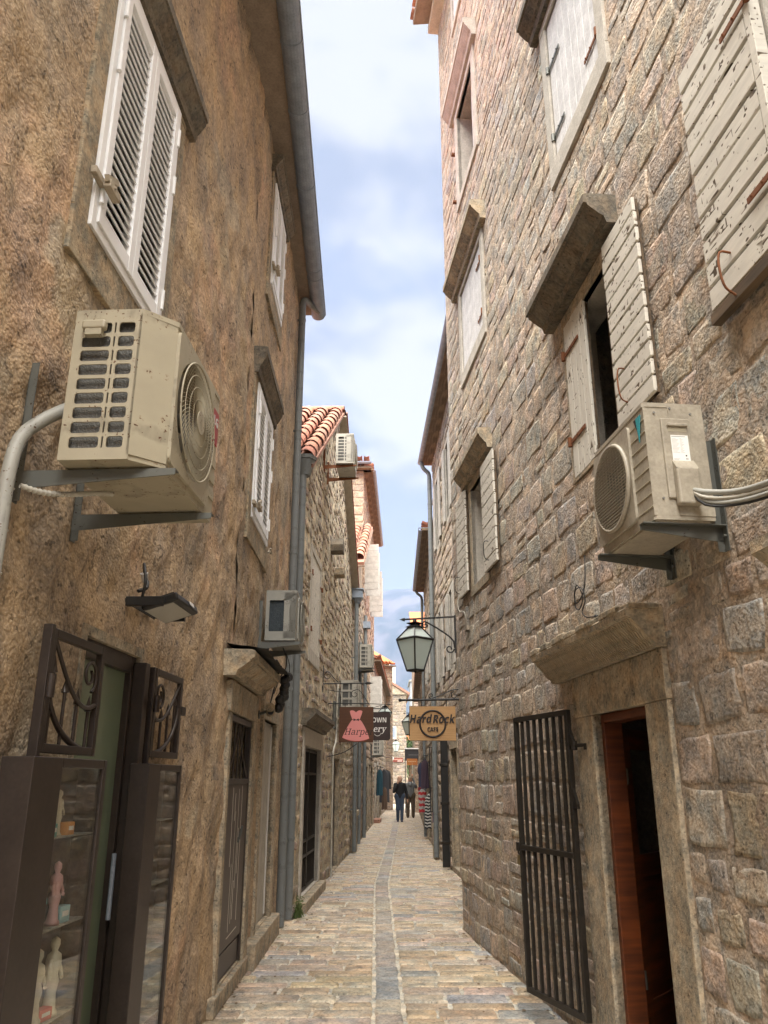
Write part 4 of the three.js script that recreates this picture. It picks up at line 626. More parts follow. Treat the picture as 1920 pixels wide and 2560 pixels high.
const HR3 = farHouse('small_eaves_house', 'lower stone house with overhanging eave, second on the right', FR3, 7.3, { pal: palR2, mortar: [0.58, 0.48, 0.37], limit: 40, doors: [[1.2, 2.3, 0.1, 2.1, M.dark], [4.0, 5.0, 0.1, 2.1, M.dark]], windows: [[1.6, 2.3, 4.2, 5.6, 'open'], [4.2, 4.9, 4.2, 5.6, 'open']], eave: 0.24 });
eaveGutter('short gutter of the lower stone house on the right', FR3, -0.1, FR3.L, 7.38, 0.30);
downpipe('thin grey downpipe at the far end of the lower right house', FR3, 0.15, 0.08, 0.05, 7.0, 0.045, g => gb().tube([[0, 6.95, 0], [0, 7.1, 0.03], [0, 7.2, 0.14], [0, 7.32, 0.2]], 0.04, 14, 8).build('elbow', M.pipeGrey, g));
const HR4 = farHouse('long_far_house', 'long stone house far up on the right with shop doors', FR4, 5.4, { pal: palR2, mortar: [0.58, 0.48, 0.37], limit: 20, doors: [[2, 3.2, 0.05, 2.2, M.dark], [6, 7.2, 0.05, 2.2, M.dark], [11, 12.2, 0.05, 2.2, M.oldWood], [14, 15.2, 0.05, 2.2, M.dark]], windows: [[8.4, 9.3, 3.2, 4.4, 'ajar']], eave: 0.22 });
farHouse('orange_turret_house', 'narrow far house with small orange tiled roof above the right eaves', frame([1.62, 44], [3.6, 44]), 9.2, { pal: pink, mortar: [0.48, 0.37, 0.29], limit: 6, eave: 0.2, tile: M.tileO, depth: 3, windows: [[0.4, 0.8, 6.6, 7.6, 'closed']] });
farHouse('far_plaza_house', 'distant pale house with orange roof across the square', frame([1.0, 84], [9, 84]), 5.2, { pal: pink, mortar: [0.46, 0.38, 0.30], limit: 6, eave: 0.4, tile: M.tileO, depth: 6, windows: [[1.6, 2.3, 2.8, 4.0, 'closed'], [4, 4.7, 2.8, 4, 'closed']] });
{ const fr = frame([4.2, 130], [6.2, 130]), b = thing('pale_tower_block', 'distant pale block of flats seen against the mountain', 'building', fr); gb().bx(0, 2, 0, 16.5, -8, 0).build('wall', std([0.26, 0.27, 0.28], 0.9), b, fr); for (let i = 0; i < 5; i++) gb().bx(0.3, 0.9, 2 + i * 3, 3.4 + i * 3, -0.05, 0.03).build('window', M.zinc, b, fr); gb().bx(-0.2, 2.2, 16.5, 16.8, -8.2, 0.2).build('roof', M.concrete, b, fr); }

// ---------------------------------------------------------------- air-conditioning units
rnd = rngOf(51);
const font = await new FontLoader().loadAsync('fonts/droid/droid_sans_bold.typeface.json');
const fontSerif = await new FontLoader().loadAsync('fonts/droid/droid_serif_bold.typeface.json');
function canvasTex(w, h, draw) { const c = document.createElement('canvas'); c.width = w; c.height = h; draw(c.getContext('2d'), w, h); const t = new THREE.CanvasTexture(c); t.colorSpace = THREE.SRGBColorSpace; return t; }
// flat printed panel: plane in x, y with 0..1 uv
function print(name, w, h, mat, parent, x, y, z, ry = 0) { const g = new THREE.PlaneGeometry(w, h), m = new THREE.Mesh(g, mat); m.position.set(x, y, z); m.rotation.y = ry; return put(m, name, parent); }
function bracketArm(g, x, gap, d, up, mat) { gb().bx(x - 0.022, x + 0.022, -0.13, up, -gap, -gap + 0.005).bx(x - 0.022, x - 0.018, -0.13, up, -gap, -gap + 0.035).bx(x - 0.022, x + 0.022, -0.014, -0.009, -gap + 0.005, d).add(new THREE.ExtrudeGeometry(new THREE.Shape([[-gap, -0.085], [-gap, -0.009], [d, -0.009], [d, -0.035]].map(p => new THREE.Vector2(p[0], p[1]))), { depth: 0.005, bevelEnabled: false }).rotateY(-Math.PI / 2), x - 0.018, 0, 0).cyl(0.008, 0.008, 0.016, x + 0.005, -0.06, -gap + 0.01, Math.PI / 2, 0, 0, 6).build('bracket', mat, g); }
function sidePlate(d, h, cols, rows, y0, y1, mat, g, x, flip) { // plate across the depth with window-like openings
  const s = new THREE.Shape([[0, 0], [d, 0], [d, h], [0, h]].map(p => new THREE.Vector2(...p))); for (const [a, b] of cols) for (let i = 0; i < rows; i++) { const p = (y1 - y0) / rows; s.holes.push(roundRect(a, y0 + i * p + p * 0.12, b, y0 + (i + 1) * p - p * 0.12, Math.min(0.012, p * 0.2, (b - a) * 0.4))); }
  const e = new THREE.ExtrudeGeometry(s, { depth: 0.006, bevelEnabled: false, curveSegments: 4 }); e.rotateY(-Math.PI / 2); gb().add(e, x + (flip ? 0.006 : 0), 0, 0).build('side_grille', mat, g);
}
function fanGuard(g, cx, cy, z, r, mat, nr, ns, wire = 0.0028) {
  
  const bl = gb(); for (let i = 0; i < 3; i++) { const a = i * 2.094 + 0.4; bl.add(new THREE.BoxGeometry(r * 0.72, r * 0.42, 0.004), cx + Math.cos(a) * r * 0.48, cy + Math.sin(a) * r * 0.48, z - 0.06, 0.3, 0.1, a); } bl.cyl(r * 0.16, r * 0.16, 0.03, cx, cy, z - 0.06, Math.PI / 2, 0, 0, 16).build('fan', M.acDark, g);
  if (!nr) return;
  const b = gb(); for (let i = 1; i <= nr; i++) b.ring(r * i / nr, i === nr ? wire * 1.6 : wire, cx, cy, z + 0.02 - 0.008 * i / nr, 40, 4);
  for (let i = 0; i < ns; i++) { const a0 = i / ns * 2 * Math.PI, p = []; for (let k = 0; k <= 4; k++) { const t = k / 4, rr = mix(r * 0.2, r, t), a = a0 + 0.55 * t; p.push([cx + rr * Math.cos(a), cy + rr * Math.sin(a), z + 0.02 - 0.008 * t]); } b.tube(p, wire * 0.55, 5, 3); }
  b.cyl(r * 0.2, r * 0.2, 0.008, cx, cy, z + 0.02, Math.PI / 2, 0, 0, 24).build('fan_guard', mat, g);
}
function acUnit(label, fr, at, { w, h, d, gap, cham = 0, mat = M.acBeige, arms, armUp = 0.4, grille = 0, cols, rows = 9, fanX, fanR, nr = 5, ns = 70, armMat = M.galv, coil = M.fins }) {
  const g = thing('air_conditioner', label, 'air conditioner', fr, at, 0, 'outdoor air-conditioning units on the walls'), x0 = grille < 0 ? 0.06 : 0, x1 = grille > 0 ? w - 0.06 : w;
  const cv = 0.12, poly = [[x0, 0], [x1, 0], [x1, d - cv], [x0, d - cv]].map(p => [p[0], -p[1]]), sx0 = grille < 0 ? cham : 0.004, sx1 = grille > 0 ? w - cham : w - 0.004;
  gb().ext(poly, h - 0.04, 0, 0.02, 0, -Math.PI / 2).build('casing', mat, g);
  { const hole = new THREE.Path(); hole.absarc(fanX, h / 2, fanR, 0, Math.PI * 2); const s = new THREE.Shape([[sx0, 0.02], [sx1, 0.02], [sx1, h - 0.02], [sx0, h - 0.02]].map(p => new THREE.Vector2(...p))); s.holes.push(hole); const b = gb().add(new THREE.ExtrudeGeometry(s, { depth: cv, bevelEnabled: false, curveSegments: 24 }), 0, 0, d - cv); if (cham && grille < 0) b.ext([[x0, -(d - cv)], [cham, -(d - cv)], [cham, -d], [0.0, -(d - cham)], [0, -(d - cv)]], h - 0.04, 0, 0.02, 0, -Math.PI / 2); b.build('front', mat, g); }
  const lid = [[0, 0], [w, 0], [w, d - (grille > 0 ? cham : 0.01)], [w - (grille > 0 ? cham : 0.01), d + 0.004], [grille < 0 ? cham : 0.01, d + 0.004], [0, d - (grille < 0 ? cham : 0.01)]].map(p => [p[0], -p[1]]);
  gb().ext(lid, 0.022, 0, h - 0.02, 0, -Math.PI / 2).build('lid', mat, g); gb().ext(lid.map(p => [mix(w / 2, p[0], 0.985), p[1] * 0.985]), 0.02, 0, 0, 0, -Math.PI / 2).build('base_pan', mat, g);
  if (grille) { const gx = grille < 0 ? 0.03 : w - 0.06; gb().bx(gx, gx + 0.03, 0.02, h - 0.02, 0.02, d - cham - 0.01).build('coil', coil, g); sidePlate(d - cham, h - 0.02, cols, rows, 0.04, h - 0.05, mat, g, grille < 0 ? 0.006 : w - 0.006, grille > 0); }
  { const q = fanR * 1.09, hh = Math.min(h / 2 - 0.03, fanR * 1.15), s = new THREE.Shape(), hole = new THREE.Path(); s.setFromPoints(roundRect(fanX - q, h / 2 - hh, fanX + q, h / 2 + hh, 0.03).getPoints(5)); hole.absarc(fanX, h / 2, fanR * 1.0, 0, Math.PI * 2); s.holes.push(hole); gb().add(new THREE.ExtrudeGeometry(s, { depth: 0.014, bevelEnabled: false, curveSegments: 24 }), 0, 0, d).build('front_panel', mat, g); }
  fanGuard(g, fanX, h / 2, d + 0.017, fanR, mat, nr, ns);
  for (const x of arms) bracketArm(g, x, gap, d + 0.05, armUp, armMat);
  return g;
}
{ // near left
  const g = acUnit('large grimy beige air conditioner under the near louvred window, its side grille to the viewer', FL1, [FL1.s(2.80), 2.74, 0.20], { w: 0.80, h: 0.645, d: 0.38, gap: 0.2, cham: 0.11, arms: [0.10, 0.64], armUp: 0.46, grille: -1, cols: [[0.035, 0.15], [0.161, 0.168], [0.180, 0.244]], rows: 9, fanX: 0.39, fanR: 0.255 });
  gb().rb(-0.035, 0.0, 0.545, 0.585, 0.04, 0.135, 0.01).bx(-0.03, 0.0, 0.52, 0.548, 0.055, 0.12).build('handle', M.acBeige, g);
  for (const y of [0.10, 0.18, 0.26]) gb().rb(0.685, 0.785, y, y + 0.05, 0.38, 0.388, 0.004).build('front_rib', M.acBeige, g);
  gb().rb(0.685, 0.79, 0.38, 0.55, 0.38, 0.386, 0.004).build('logo_plate', std([0.36, 0.045, 0.05], 0.45), g);
  { const t = new TextGeometry('LG', { font, size: 0.045, depth: 0.002, curveSegments: 3 }); gb().add(t, 0.70, 0.47, 0.386).build('lettering', M.whitePaint, g); }
  gb().tube([[0.12, 0.30, 0.02], [0.06, 0.20, -0.10], [0.0, 0.10, -0.15], [-0.035, -0.02, -0.155], [-0.04, -0.3, -0.155], [-0.03, -0.9, -0.155], [-0.02, -1.6, -0.155], [-0.02, -2.7, -0.155]], 0.027, 60, 10).build('insulated_pipe', M.ducting, g);
  for (let y = 0; y > -2.5; y -= 0.16) gb().cyl(0.029, 0.029, 0.008, mix(-0.038, -0.02, -y / 2.5), y - 0.12, -0.155, 0.25, 0, 0.25, 10).build('pipe_tape', M.hoseWhite, g);
  { const p = []; for (let i = 0; i <= 20; i++) { const t = i / 20; p.push([mix(0.30, -0.01, t), mix(-0.03, -0.1, sstep(0, 1, t)) - 0.02 * Math.sin(t * 3), mix(0.1, -0.12, t)]); } const b = gb().tube(p, 0.010, 40, 8); for (let i = 0; i < 20; i++) { const q = p[i]; b.sph(0.0125, q[0], q[1], q[2], 0.5, 1, 1); } b.build('drain_hose', M.hoseWhite, g); }
}
{ // right, below the middle window
  const g = acUnit('clean beige air conditioner on the right wall with a teal corner mark and label', FR1, [5.92, 2.72, 0.06], { w: 0.64, h: 0.58, d: 0.29, gap: 0.06, mat: M.acBeige2, arms: [0.06, 0.60], armUp: 0.42, fanX: 0.235, fanR: 0.215, nr: 0, ns: 0, armMat: M.galv });
  { const b = gb(), cy = 0.29; for (let i = -12; i <= 12; i++) { const y = i * 0.0165, x = Math.sqrt(Math.max(0, 0.212 ** 2 - y * y)); b.rod([0.235 - x, cy + y, 0.322], [0.235 + x, cy + y, 0.322], 0.0028, 5); } for (let i = -5; i <= 5; i++) { const x = i * 0.037, y = Math.sqrt(0.212 ** 2 - x * x); b.rod([0.235 + x, cy - y, 0.319], [0.235 + x, cy + y, 0.319], 0.002, 4); } b.add(new THREE.TorusGeometry(0.218, 0.012, 6, 40), 0.235, cy, 0.314).build('fan_guard', M.acBeige2, g); }
  for (let i = 0; i < 8; i++) gb().rb(0.47, 0.635, 0.06 + i * 0.062, 0.066 + i * 0.062, 0.288, 0.2935, 0.002, 1).build('front_rib', M.acBeige, g);
  { const a = new THREE.Shape([[0.53, 0.53], [0.60, 0.53], [0.57, 0.45]].map(p => new THREE.Vector2(...p))), c = new THREE.Shape([[0.545, 0.53], [0.60, 0.53], [0.565, 0.40]].map(p => new THREE.Vector2(...p))); gb().add(new THREE.ExtrudeGeometry(a, { depth: 0.002, bevelEnabled: false }), 0, 0, 0.2935).build('logo_mark', M.black, g); gb().add(new THREE.ExtrudeGeometry(c, { depth: 0.0025, bevelEnabled: false }), 0.012, 0, 0.2945).build('logo_mark', std([0.03, 0.34, 0.40], 0.4), g); }
  // service cover on the side to the viewer
  gb().rb(0.636, 0.650, 0.10, 0.50, 0.075, 0.215, 0.006).build('service_cover', M.acBeige2, g);
  gb().rb(0.645, 0.69, 0.06, 0.24, 0.075, 0.185, 0.012).add(new THREE.ExtrudeGeometry(new THREE.Shape([[0, 0], [0.04, 0], [0, 0.055]].map(p => new THREE.Vector2(...p))), { depth: 0.105, bevelEnabled: false }), 0.648, 0.235, 0.078).build('valve_cover', M.acBeige2, g);
  gb().rb(0.648, 0.664, 0.455, 0.47, 0.09, 0.19, 0.004).build('grip_edge', M.acBeige2, g); gb().rb(0.6495, 0.6515, 0.43, 0.452, 0.095, 0.185, 0.001, 1).build('grip_recess', M.acBeige, g);
  const lab = canvasTex(256, 340, (c, w, h) => { c.fillStyle = '#e9e9e4'; c.fillRect(0, 0, w, h); c.fillStyle = '#8d908e'; c.fillRect(14, 14, 200, 8); for (let i = 0; i < 13; i++) { c.fillStyle = i === 9 ? '#b07a72' : '#9a9c9a'; c.fillRect(14, 40 + i * 15, 60 + (i * 37) % 50, 4); c.fillRect(130, 40 + i * 15, 24 + (i * 23) % 40, 4); } c.fillStyle = '#222'; c.fillRect(190, 250, 22, 18); c.font = 'bold 30px sans-serif'; c.fillText('CE', 190, 310); c.fillStyle = '#999'; c.fillRect(14, 300, 90, 5); c.fillRect(14, 312, 70, 5); });
  const pl = new THREE.Mesh(new THREE.PlaneGeometry(0.085, 0.135), std([1, 1, 1], 0.5, { map: lab })); pl.position.set(0.6525, 0.345, 0.135); pl.rotation.y = Math.PI / 2; put(pl, 'rating_label', g);
  for (const [y, z] of [[0.53, 0.24], [0.10, 0.24], [0.53, 0.06], [0.555, 0.16]]) gb().cyl(0.006, 0.006, 0.004, 0.642, y, z, 0, 0, Math.PI / 2, 8).build('screw', M.acDark, g);
  gb().bx(0.02, 0.62, -0.01, 0.02, 0.02, 0.28).build('underside', M.acBeige2, g);
  for (const [dy, dz, r, m] of [[0.10, 0.09, 0.013, M.ducting], [0.075, 0.10, 0.008, M.hoseWhite], [0.055, 0.09, 0.011, M.ducting], [0.04, 0.10, 0.006, M.cable]]) gb().tube([[0.66, 0.14, 0.12], [0.74, dy, dz], [0.9, dy - 0.05, 0.03], [1.3, dy - 0.09, -0.02], [1.9, dy - 0.1, -0.02]], r, 30, 7).build('pipe', m, g);
}
acUnit('grey air conditioner above the black door canopy, fan side to the lane', FL2, [FL2.s(7.85), 2.90, 0.07], { w: 0.76, h: 0.50, d: 0.30, gap: 0.07, mat: M.acGrey, arms: [0.04, 0.62], armUp: 0.4, grille: -1, cols: [[0.035, 0.235]], rows: 1, coil: M.coilDark, fanX: 0.4, fanR: 0.21, nr: 5, ns: 40 });
acUnit('rust-bottomed air conditioner high on the gable below the tiled verge', FB, [FB.s(12.75), 6.75, 0.22], { w: 0.8, h: 0.55, d: 0.30, gap: 0.22, mat: M.acWhite, arms: [0.08, 0.7], armUp: 0.3, grille: -1, cols: [[0.04, 0.14], [0.16, 0.26]], rows: 8, fanX: 0.4, fanR: 0.23, nr: 4, ns: 24, armMat: M.rust });
acUnit('small air conditioner on the low stone house above the doors', FB2, [FB2.s(21.2), 4.4, 0.12], { w: 0.8, h: 0.60, d: 0.32, gap: 0.12, mat: M.acWhite, arms: [0.08, 0.7], grille: -1, cols: [[0.04, 0.15], [0.17, 0.28]], rows: 5, fanX: 0.4, fanR: 0.22, nr: 3, ns: 16 });
acUnit('air conditioner with dark grille just above the pink dress sign', FB, [FB.s(16.4), 2.95, 0.06], { w: 0.8, h: 0.56, d: 0.34, gap: 0.06, mat: M.acWhite, arms: [0.08, 0.7], grille: -1, cols: [[0.03, 0.15], [0.17, 0.29]], rows: 3, fanX: 0.4, fanR: 0.22, nr: 3, ns: 16 });
acUnit('farthest air conditioner on the left, low over the shop doors', FC, [FC.s(30), 2.45, 0.1], { w: 0.8, h: 0.62, d: 0.34, gap: 0.1, mat: M.acWhite, arms: [0.08, 0.7], grille: -1, cols: [[0.04, 0.15], [0.17, 0.3]], rows: 4, fanX: 0.4, fanR: 0.22, nr: 3, ns: 12 });

// ---------------------------------------------------------------- gates and showcases
rnd = rngOf(61);
function ironLeaf(g, w, y0, y1, flip) { // ornamental upper panel: frame, arcs, scroll, spear bars
  const F = x => flip ? w - x : x; gb().rb(0, 0.035, y0, y1, -0.015, 0.015, 0.003, 1).rb(w - 0.035, w, y0, y1, -0.015, 0.015, 0.003, 1).rb(0.035, w - 0.035, y1 - 0.035, y1, -0.015, 0.015, 0.003, 1).rb(0.035, w - 0.035, y0, y0 + 0.035, -0.015, 0.015, 0.003, 1).build('leaf_frame', M.steelBrown, g);
  const H = y1 - y0, arc = gb(); const A = []; for (let i = 0; i <= 12; i++) { const a = Math.PI * 1.0 + 0.5 * Math.PI * i / 12; A.push([F(w - 0.03 + (w - 0.06) * Math.cos(a)), y0 + H * 0.62 + H * 0.58 * Math.sin(a), 0]); } arc.tube(A, 0.013, 20, 6);
  const Bp = []; for (let i = 0; i <= 12; i++) { const t = i / 12; Bp.push([F(0.04 + (w - 0.08) * t), y1 - 0.04 - H * 0.5 * Math.sin(Math.PI * (0.0 + 0.62 * t)) * (t < 0.8 ? 1 : 1), 0.004]); } arc.tube(Bp, 0.010, 20, 6);
  arc.tube(spiral(F(w - 0.12), y1 - 0.14, 0.075, 0.02, -1.2, 7.4, 24, (x, y) => [x, y, 0.004]), 0.008, 40, 5); arc.build('scroll', M.steelBrown, g);
  for (let i = 0; i < 4; i++) { const x = 0.08 + (w - 0.16) * i / 3, y = y0 + H * [0.66, 0.52, 0.44, 0.40][i]; gb().cyl(0.008, 0.008, y - y0 - 0.03, F(x), (y + y0 + 0.03) / 2, -0.006, 0, 0, 0, 6).add(new THREE.ConeGeometry(0.018, 0.07, 4), F(x), y + 0.03, -0.006).build('spear_bar', M.steelBrown, g); }
}
function showcase(g0, x0, w, y0, y1, d, stileLeft) { const g = g0; // shallow glazed case below
  const c = gb(); c.rb(x0, x0 + stileLeft, y0, y1, 0, d, 0.004, 1).rb(x0 + w - 0.035, x0 + w, y0, y1, 0, d, 0.004, 1).rb(x0 + stileLeft, x0 + w - 0.035, y1 - 0.035, y1, 0, d, 0.004, 1).rb(x0 + stileLeft, x0 + w - 0.035, y0, y0 + 0.05, 0, d, 0.004, 1).bx(x0 + stileLeft, x0 + w - 0.035, y0, y1, 0, 0.012); c.build('case', M.steelBrown, g);
  gb().bx(x0 + stileLeft - 0.002, x0 + w - 0.033, y0 + 0.048, y1 - 0.033, d - 0.014, d - 0.009).build('pane', M.glass, g);
  for (const t of [0.22, 0.42, 0.62, 0.82]) gb().bx(x0 + stileLeft, x0 + w - 0.035, mix(y0, y1, t) - 0.006, mix(y0, y1, t), 0.012, d - 0.02).build('shelf', M.concrete, g);
}
const GL = thing('gate_leaf', 'dark brown iron gate leaf with showcase of figurines, folded back nearest the viewer', 'gate', FL1, [FL1.s(3.19), 0, 0.08], 0, 'ornamental leaves of the shop gate');
ironLeaf(GL, 0.54, 1.70, 2.18, false); showcase(GL, -0.25, 0.68, 0.10, 1.68, 0.12, 0.24); gb().rb(-0.03, 0.0, 0.0, 2.19, -0.02, 0.02, 0.004).build('post', M.steelBrown, GL); for (const y of [1.95, 0.4]) gb().cyl(0.018, 0.018, 0.09, -0.01, y, 0.03).build('hinge', M.steelBrown, GL); gb().bx(0.1, 0.14, 1.0, 1.1, -0.1, 0.0).build('wall_tie', M.steelBrown, GL);
const GR = thing('gate_leaf', 'dark brown iron gate leaf with mirror-like glass beyond the first shop door', 'gate', FL1, [FL1.s(4.56), 0, 0.05], 0.0, 'ornamental leaves of the shop gate');
ironLeaf(GR, 0.52, 1.72, 2.2, true); showcase(GR, -0.24, 0.58, 0.10, 1.68, 0.10, 0.19); gb().rb(-0.14, -0.07, 0.0, 2.21, -0.07, 0.0, 0.004).rb(-0.03, 0.0, 0.0, 2.2, -0.03, 0.012, 0.003).build('post', M.steelBrown, GR); for (const y of [2.0, 0.4]) gb().cyl(0.018, 0.018, 0.09, -0.02, y, 0.035).build('hinge', M.steelBrown, GR); gb().bx(0.52, 0.60, 1.98, 2.03, -0.01, 0.02).build('latch', M.steelBrown, GR); gb().bx(0.1, 0.14, 1.0, 1.1, -0.055, 0.0).build('wall_tie', M.steelBrown, GR);
{ // second door: sheet-steel gate with open ironwork on top
  const w = FL2.s(7.74) - FL2.s(6.64) - 0.02, g = thing('steel_gate', 'brown sheet-steel door gate with white drip marks under the black canopy', 'gate', FL2, [FL2.s(6.64) + 0.01, 0.15, -0.012]);
  const drip = canvasTex(512, 1024, (c, W, H) => { c.fillStyle = '#4a413c'; c.fillRect(0, 0, W, H); const q = rngOf(9); for (let i = 0; i < 900; i++) { c.fillStyle = `rgba(${q() < 0.5 ? '20,17,15' : '110,100,92'},0.05)`; c.fillRect(q() * W, q() * H, 2 + q() * 22, 2 + q() * 60); } c.strokeStyle = '#e2ddd2'; for (const [x, a, b] of [[150, 20, 560], [210, 60, 250], [235, 180, 930], [300, 30, 700], [330, 300, 620], [380, 10, 940], [190, 520, 960], [270, 640, 900]]) { c.lineWidth = 6 + q() * 4; c.beginPath(); c.moveTo(x, a); for (let y = a; y < b; y += 30) c.lineTo(x + (q() - 0.5) * 7 - y * 0.01, y); c.stroke(); } c.lineWidth = 6; c.beginPath(); c.moveTo(160, 975); c.lineTo(400, 960); c.stroke(); });
  gb().rb(0, 0.05, 0, 1.96, -0.03, 0.02, 0.004).rb(w - 0.05, w, 0, 1.96, -0.03, 0.02, 0.004).rb(0.05, w - 0.05, 1.91, 1.96, -0.03, 0.02, 0.004).rb(0.05, w - 0.05, 1.42, 1.46, -0.03, 0.02, 0.004).build('leaf_frame', M.steelBrown, g);
  gb().rb(0.05, w - 0.05, 0.2, 1.42, -0.01, 0.012, 0.003).rb(0.05, w - 0.05, 0.0, 0.18, -0.02, 0.0, 0.003).build('sheet', M.steelBrown, g); print('drip_marks', w - 0.1, 1.2, std([1, 1, 1], 0.5, { map: drip }), g, w / 2, 0.81, 0.0145);
  const s = gb(); s.tube([[0.08, 1.48, 0], [0.25, 1.6, 0], [0.42, 1.75, 0], [0.5, 1.9, 0]], 0.009, 16, 5).tube([[w - 0.08, 1.48, 0], [w - 0.25, 1.6, 0], [w - 0.42, 1.75, 0], [0.53, 1.9, 0]], 0.009, 16, 5); for (let i = 1; i < 6; i++) s.rod([w * i / 6, 1.46, -0.005], [w * i / 6, 1.91, -0.005], 0.007); s.build('scroll', M.steelBrown, g); gb().rod([w * 0.6, 0.95, 0.02], [w * 0.6, 1.08, 0.05], 0.01).build('handle', M.zincDark, g);
}
{ // right: barred gate leaf folded out from the doorway
  const g = thing('barred_gate', 'black gate of upright bars swung open beside the right doorway', 'gate', FR1, [4.36, 0.18, 0.08], Math.PI + 0.19), w = 0.83, h = 1.88; g.rotateY(0);
  const z = 0.0; gb().rb(0, 0.035, 0, h, -0.018, 0.018, 0.003, 1).rb(w - 0.03, w, 0, h, -0.018, 0.018, 0.003, 1).rb(0.035, w - 0.03, h - 0.035, h, -0.018, 0.018, 0.003, 1).rb(0.035, w - 0.03, 0, 0.035, -0.018, 0.018, 0.003, 1).rb(0.035, w - 0.03, 0.93, 0.965, -0.02, 0.02, 0.003, 1).build('gate_frame', M.ironGate, g);
  for (let i = 1; i <= 7; i++) { const x = 0.018 + (w - 0.033) * i / 8; gb().rb(x - 0.011, x + 0.011, 0.035, h - 0.035, -0.011, 0.011, 0.002, 1).build('bar', M.ironGate, g); }
  for (const y of [1.70, 1.30]) gb().add(new THREE.ExtrudeGeometry(new THREE.Shape([[0, 0], [0, 0.13], [-0.05, 0.03], [-0.05, 0]].map(p => new THREE.Vector2(...p))), { depth: 0.02, bevelEnabled: false }), 0, y - 0.06, -0.01).build('hinge_plate', M.ironGate, g);
  gb().rod([-0.05, 1.64, 0], [-0.16, 1.64, 0.02], 0.012).cyl(0.02, 0.02, 0.06, -0.05, 1.64, 0).cyl(0.022, 0.022, 0.04, -0.16, 1.63, 0.03).build('hinge_pin', M.ironGate, g);
  gb().rb(w - 0.01, w + 0.03, 0.92, 0.98, -0.03, 0.03, 0.004).ring(0.022, 0.005, w + 0.035, 0.915, 0, 16, 6).build('hasp', M.ironGate, g); gb().rb(w + 0.012, w + 0.058, 0.82, 0.89, -0.012, 0.012, 0.004).build('padlock', std([0.30, 0.24, 0.12], 0.35, { metalness: 0.8 }), g);
}
{ // rubble house: double grille gate with green sheet behind and sprayed scrawl
  const w = 1.98, g = thing('grille_gate', 'double barred gate with green backing and scrawl under the stone hood', 'gate', FB, [0.63, 0.15, -0.06]);
  const h = 1.88, gr = canvasTex(512, 512, (c, W, H) => { c.fillStyle = '#2c3128'; c.fillRect(0, 0, W, H); c.strokeStyle = '#a9b2a4'; c.lineWidth = 5; const q = rngOf(4); for (const x of [120, 190, 330, 400]) { c.beginPath(); c.moveTo(x, 150); for (let i = 0; i < 14; i++) c.lineTo(x + (q() - 0.5) * 60, 150 + i * 12); c.stroke(); } c.strokeStyle = '#5f8f4a'; c.beginPath(); c.moveTo(150, 330); for (let i = 0; i < 10; i++) c.lineTo(150 + (q() - 0.5) * 70, 330 + i * 6); c.stroke(); });
  const bk = print('backing_sheet', w - 0.06, h - 0.06, std([1, 1, 1], 0.6, { map: gr }), g, w / 2, h / 2, -0.03); void bk; gb().bx(0.02, w - 0.02, 0.02, h - 0.02, -0.045, -0.035).build('backing_plate', M.steelBrown, g);
  for (const [a, b] of [[0, w / 2 - 0.005], [w / 2 + 0.005, w]]) { const f = gb(); f.rb(a, a + 0.04, 0, h, -0.02, 0.02, 0.003, 1).rb(b - 0.04, b, 0, h, -0.02, 0.02, 0.003, 1); for (const y of [0, 0.42, 0.62, h - 0.36, h - 0.04]) f.rb(a + 0.04, b - 0.04, y, y + 0.035, -0.018, 0.018, 0.003, 1); f.build('gate_frame', M.ironGate, g); for (let i = 1; i < 7; i++) { const x = mix(a, b, i / 7); gb().rod([x, 0.03, 0], [x, h - 0.03, 0], 0.009, 6).build('bar', M.ironGate, g); } }
}

// ---------------------------------------------------------------- small fittings on the near walls
{ const g = thing('floodlight', 'black LED floodlight on the brown wall above the first shop door', 'floodlight', FL1, [FL1.s(4.16), 2.47, 0.10], 0);
  const tilt = -0.30, fl = gb().add(new RoundedBoxGeometry(0.40, 0.045, 0.20, 2, 0.012), 0.22, 0.03, 0.07, tilt).build('housing', M.black, g); void fl; gb().add(new THREE.BoxGeometry(0.35, 0.006, 0.155), 0.22, 0.006, 0.063, tilt).build('lens', std([0.42, 0.42, 0.38], 0.25), g);
  for (let i = 0; i < 9; i++) gb().box(0.008, 0.022, 0.12, 0.06 + i * 0.04, 0.058, 0.078, tilt).build('cooling_fin', M.black, g);
  gb().rb(-0.012, 0.018, 0.0, 0.05, -0.10, 0.10, 0.004).rb(0.42, 0.45, 0.0, 0.05, -0.02, 0.09, 0.004).bx(-0.012, 0.45, 0.018, 0.04, -0.104, -0.092).bx(0.425, 0.445, 0.018, 0.04, -0.1, -0.01).build('yoke', M.black, g); gb().box(0.08, 0.022, 0.002, 0.27, 0.062, 0.172, tilt).build('sticker', M.whitePaint, g);
  gb().tube([[-0.0, 0.02, -0.02], [-0.02, 0.12, 0.0], [0.03, 0.22, -0.03], [0.10, 0.25, -0.06], [0.13, 0.20, -0.06], [0.12, 0.16, -0.04]], 0.008, 30, 7).tube([[0.12, 0.16, -0.04], [0.09, 0.12, -0.03], [0.05, 0.09, -0.06]], 0.011, 10, 7).build('cable', M.cable, g); gb().cyl(0.022, 0.016, 0.05, 0.13, 0.185, -0.06, 0, 0, 0.6).build('connector', M.whitePaint, g); }
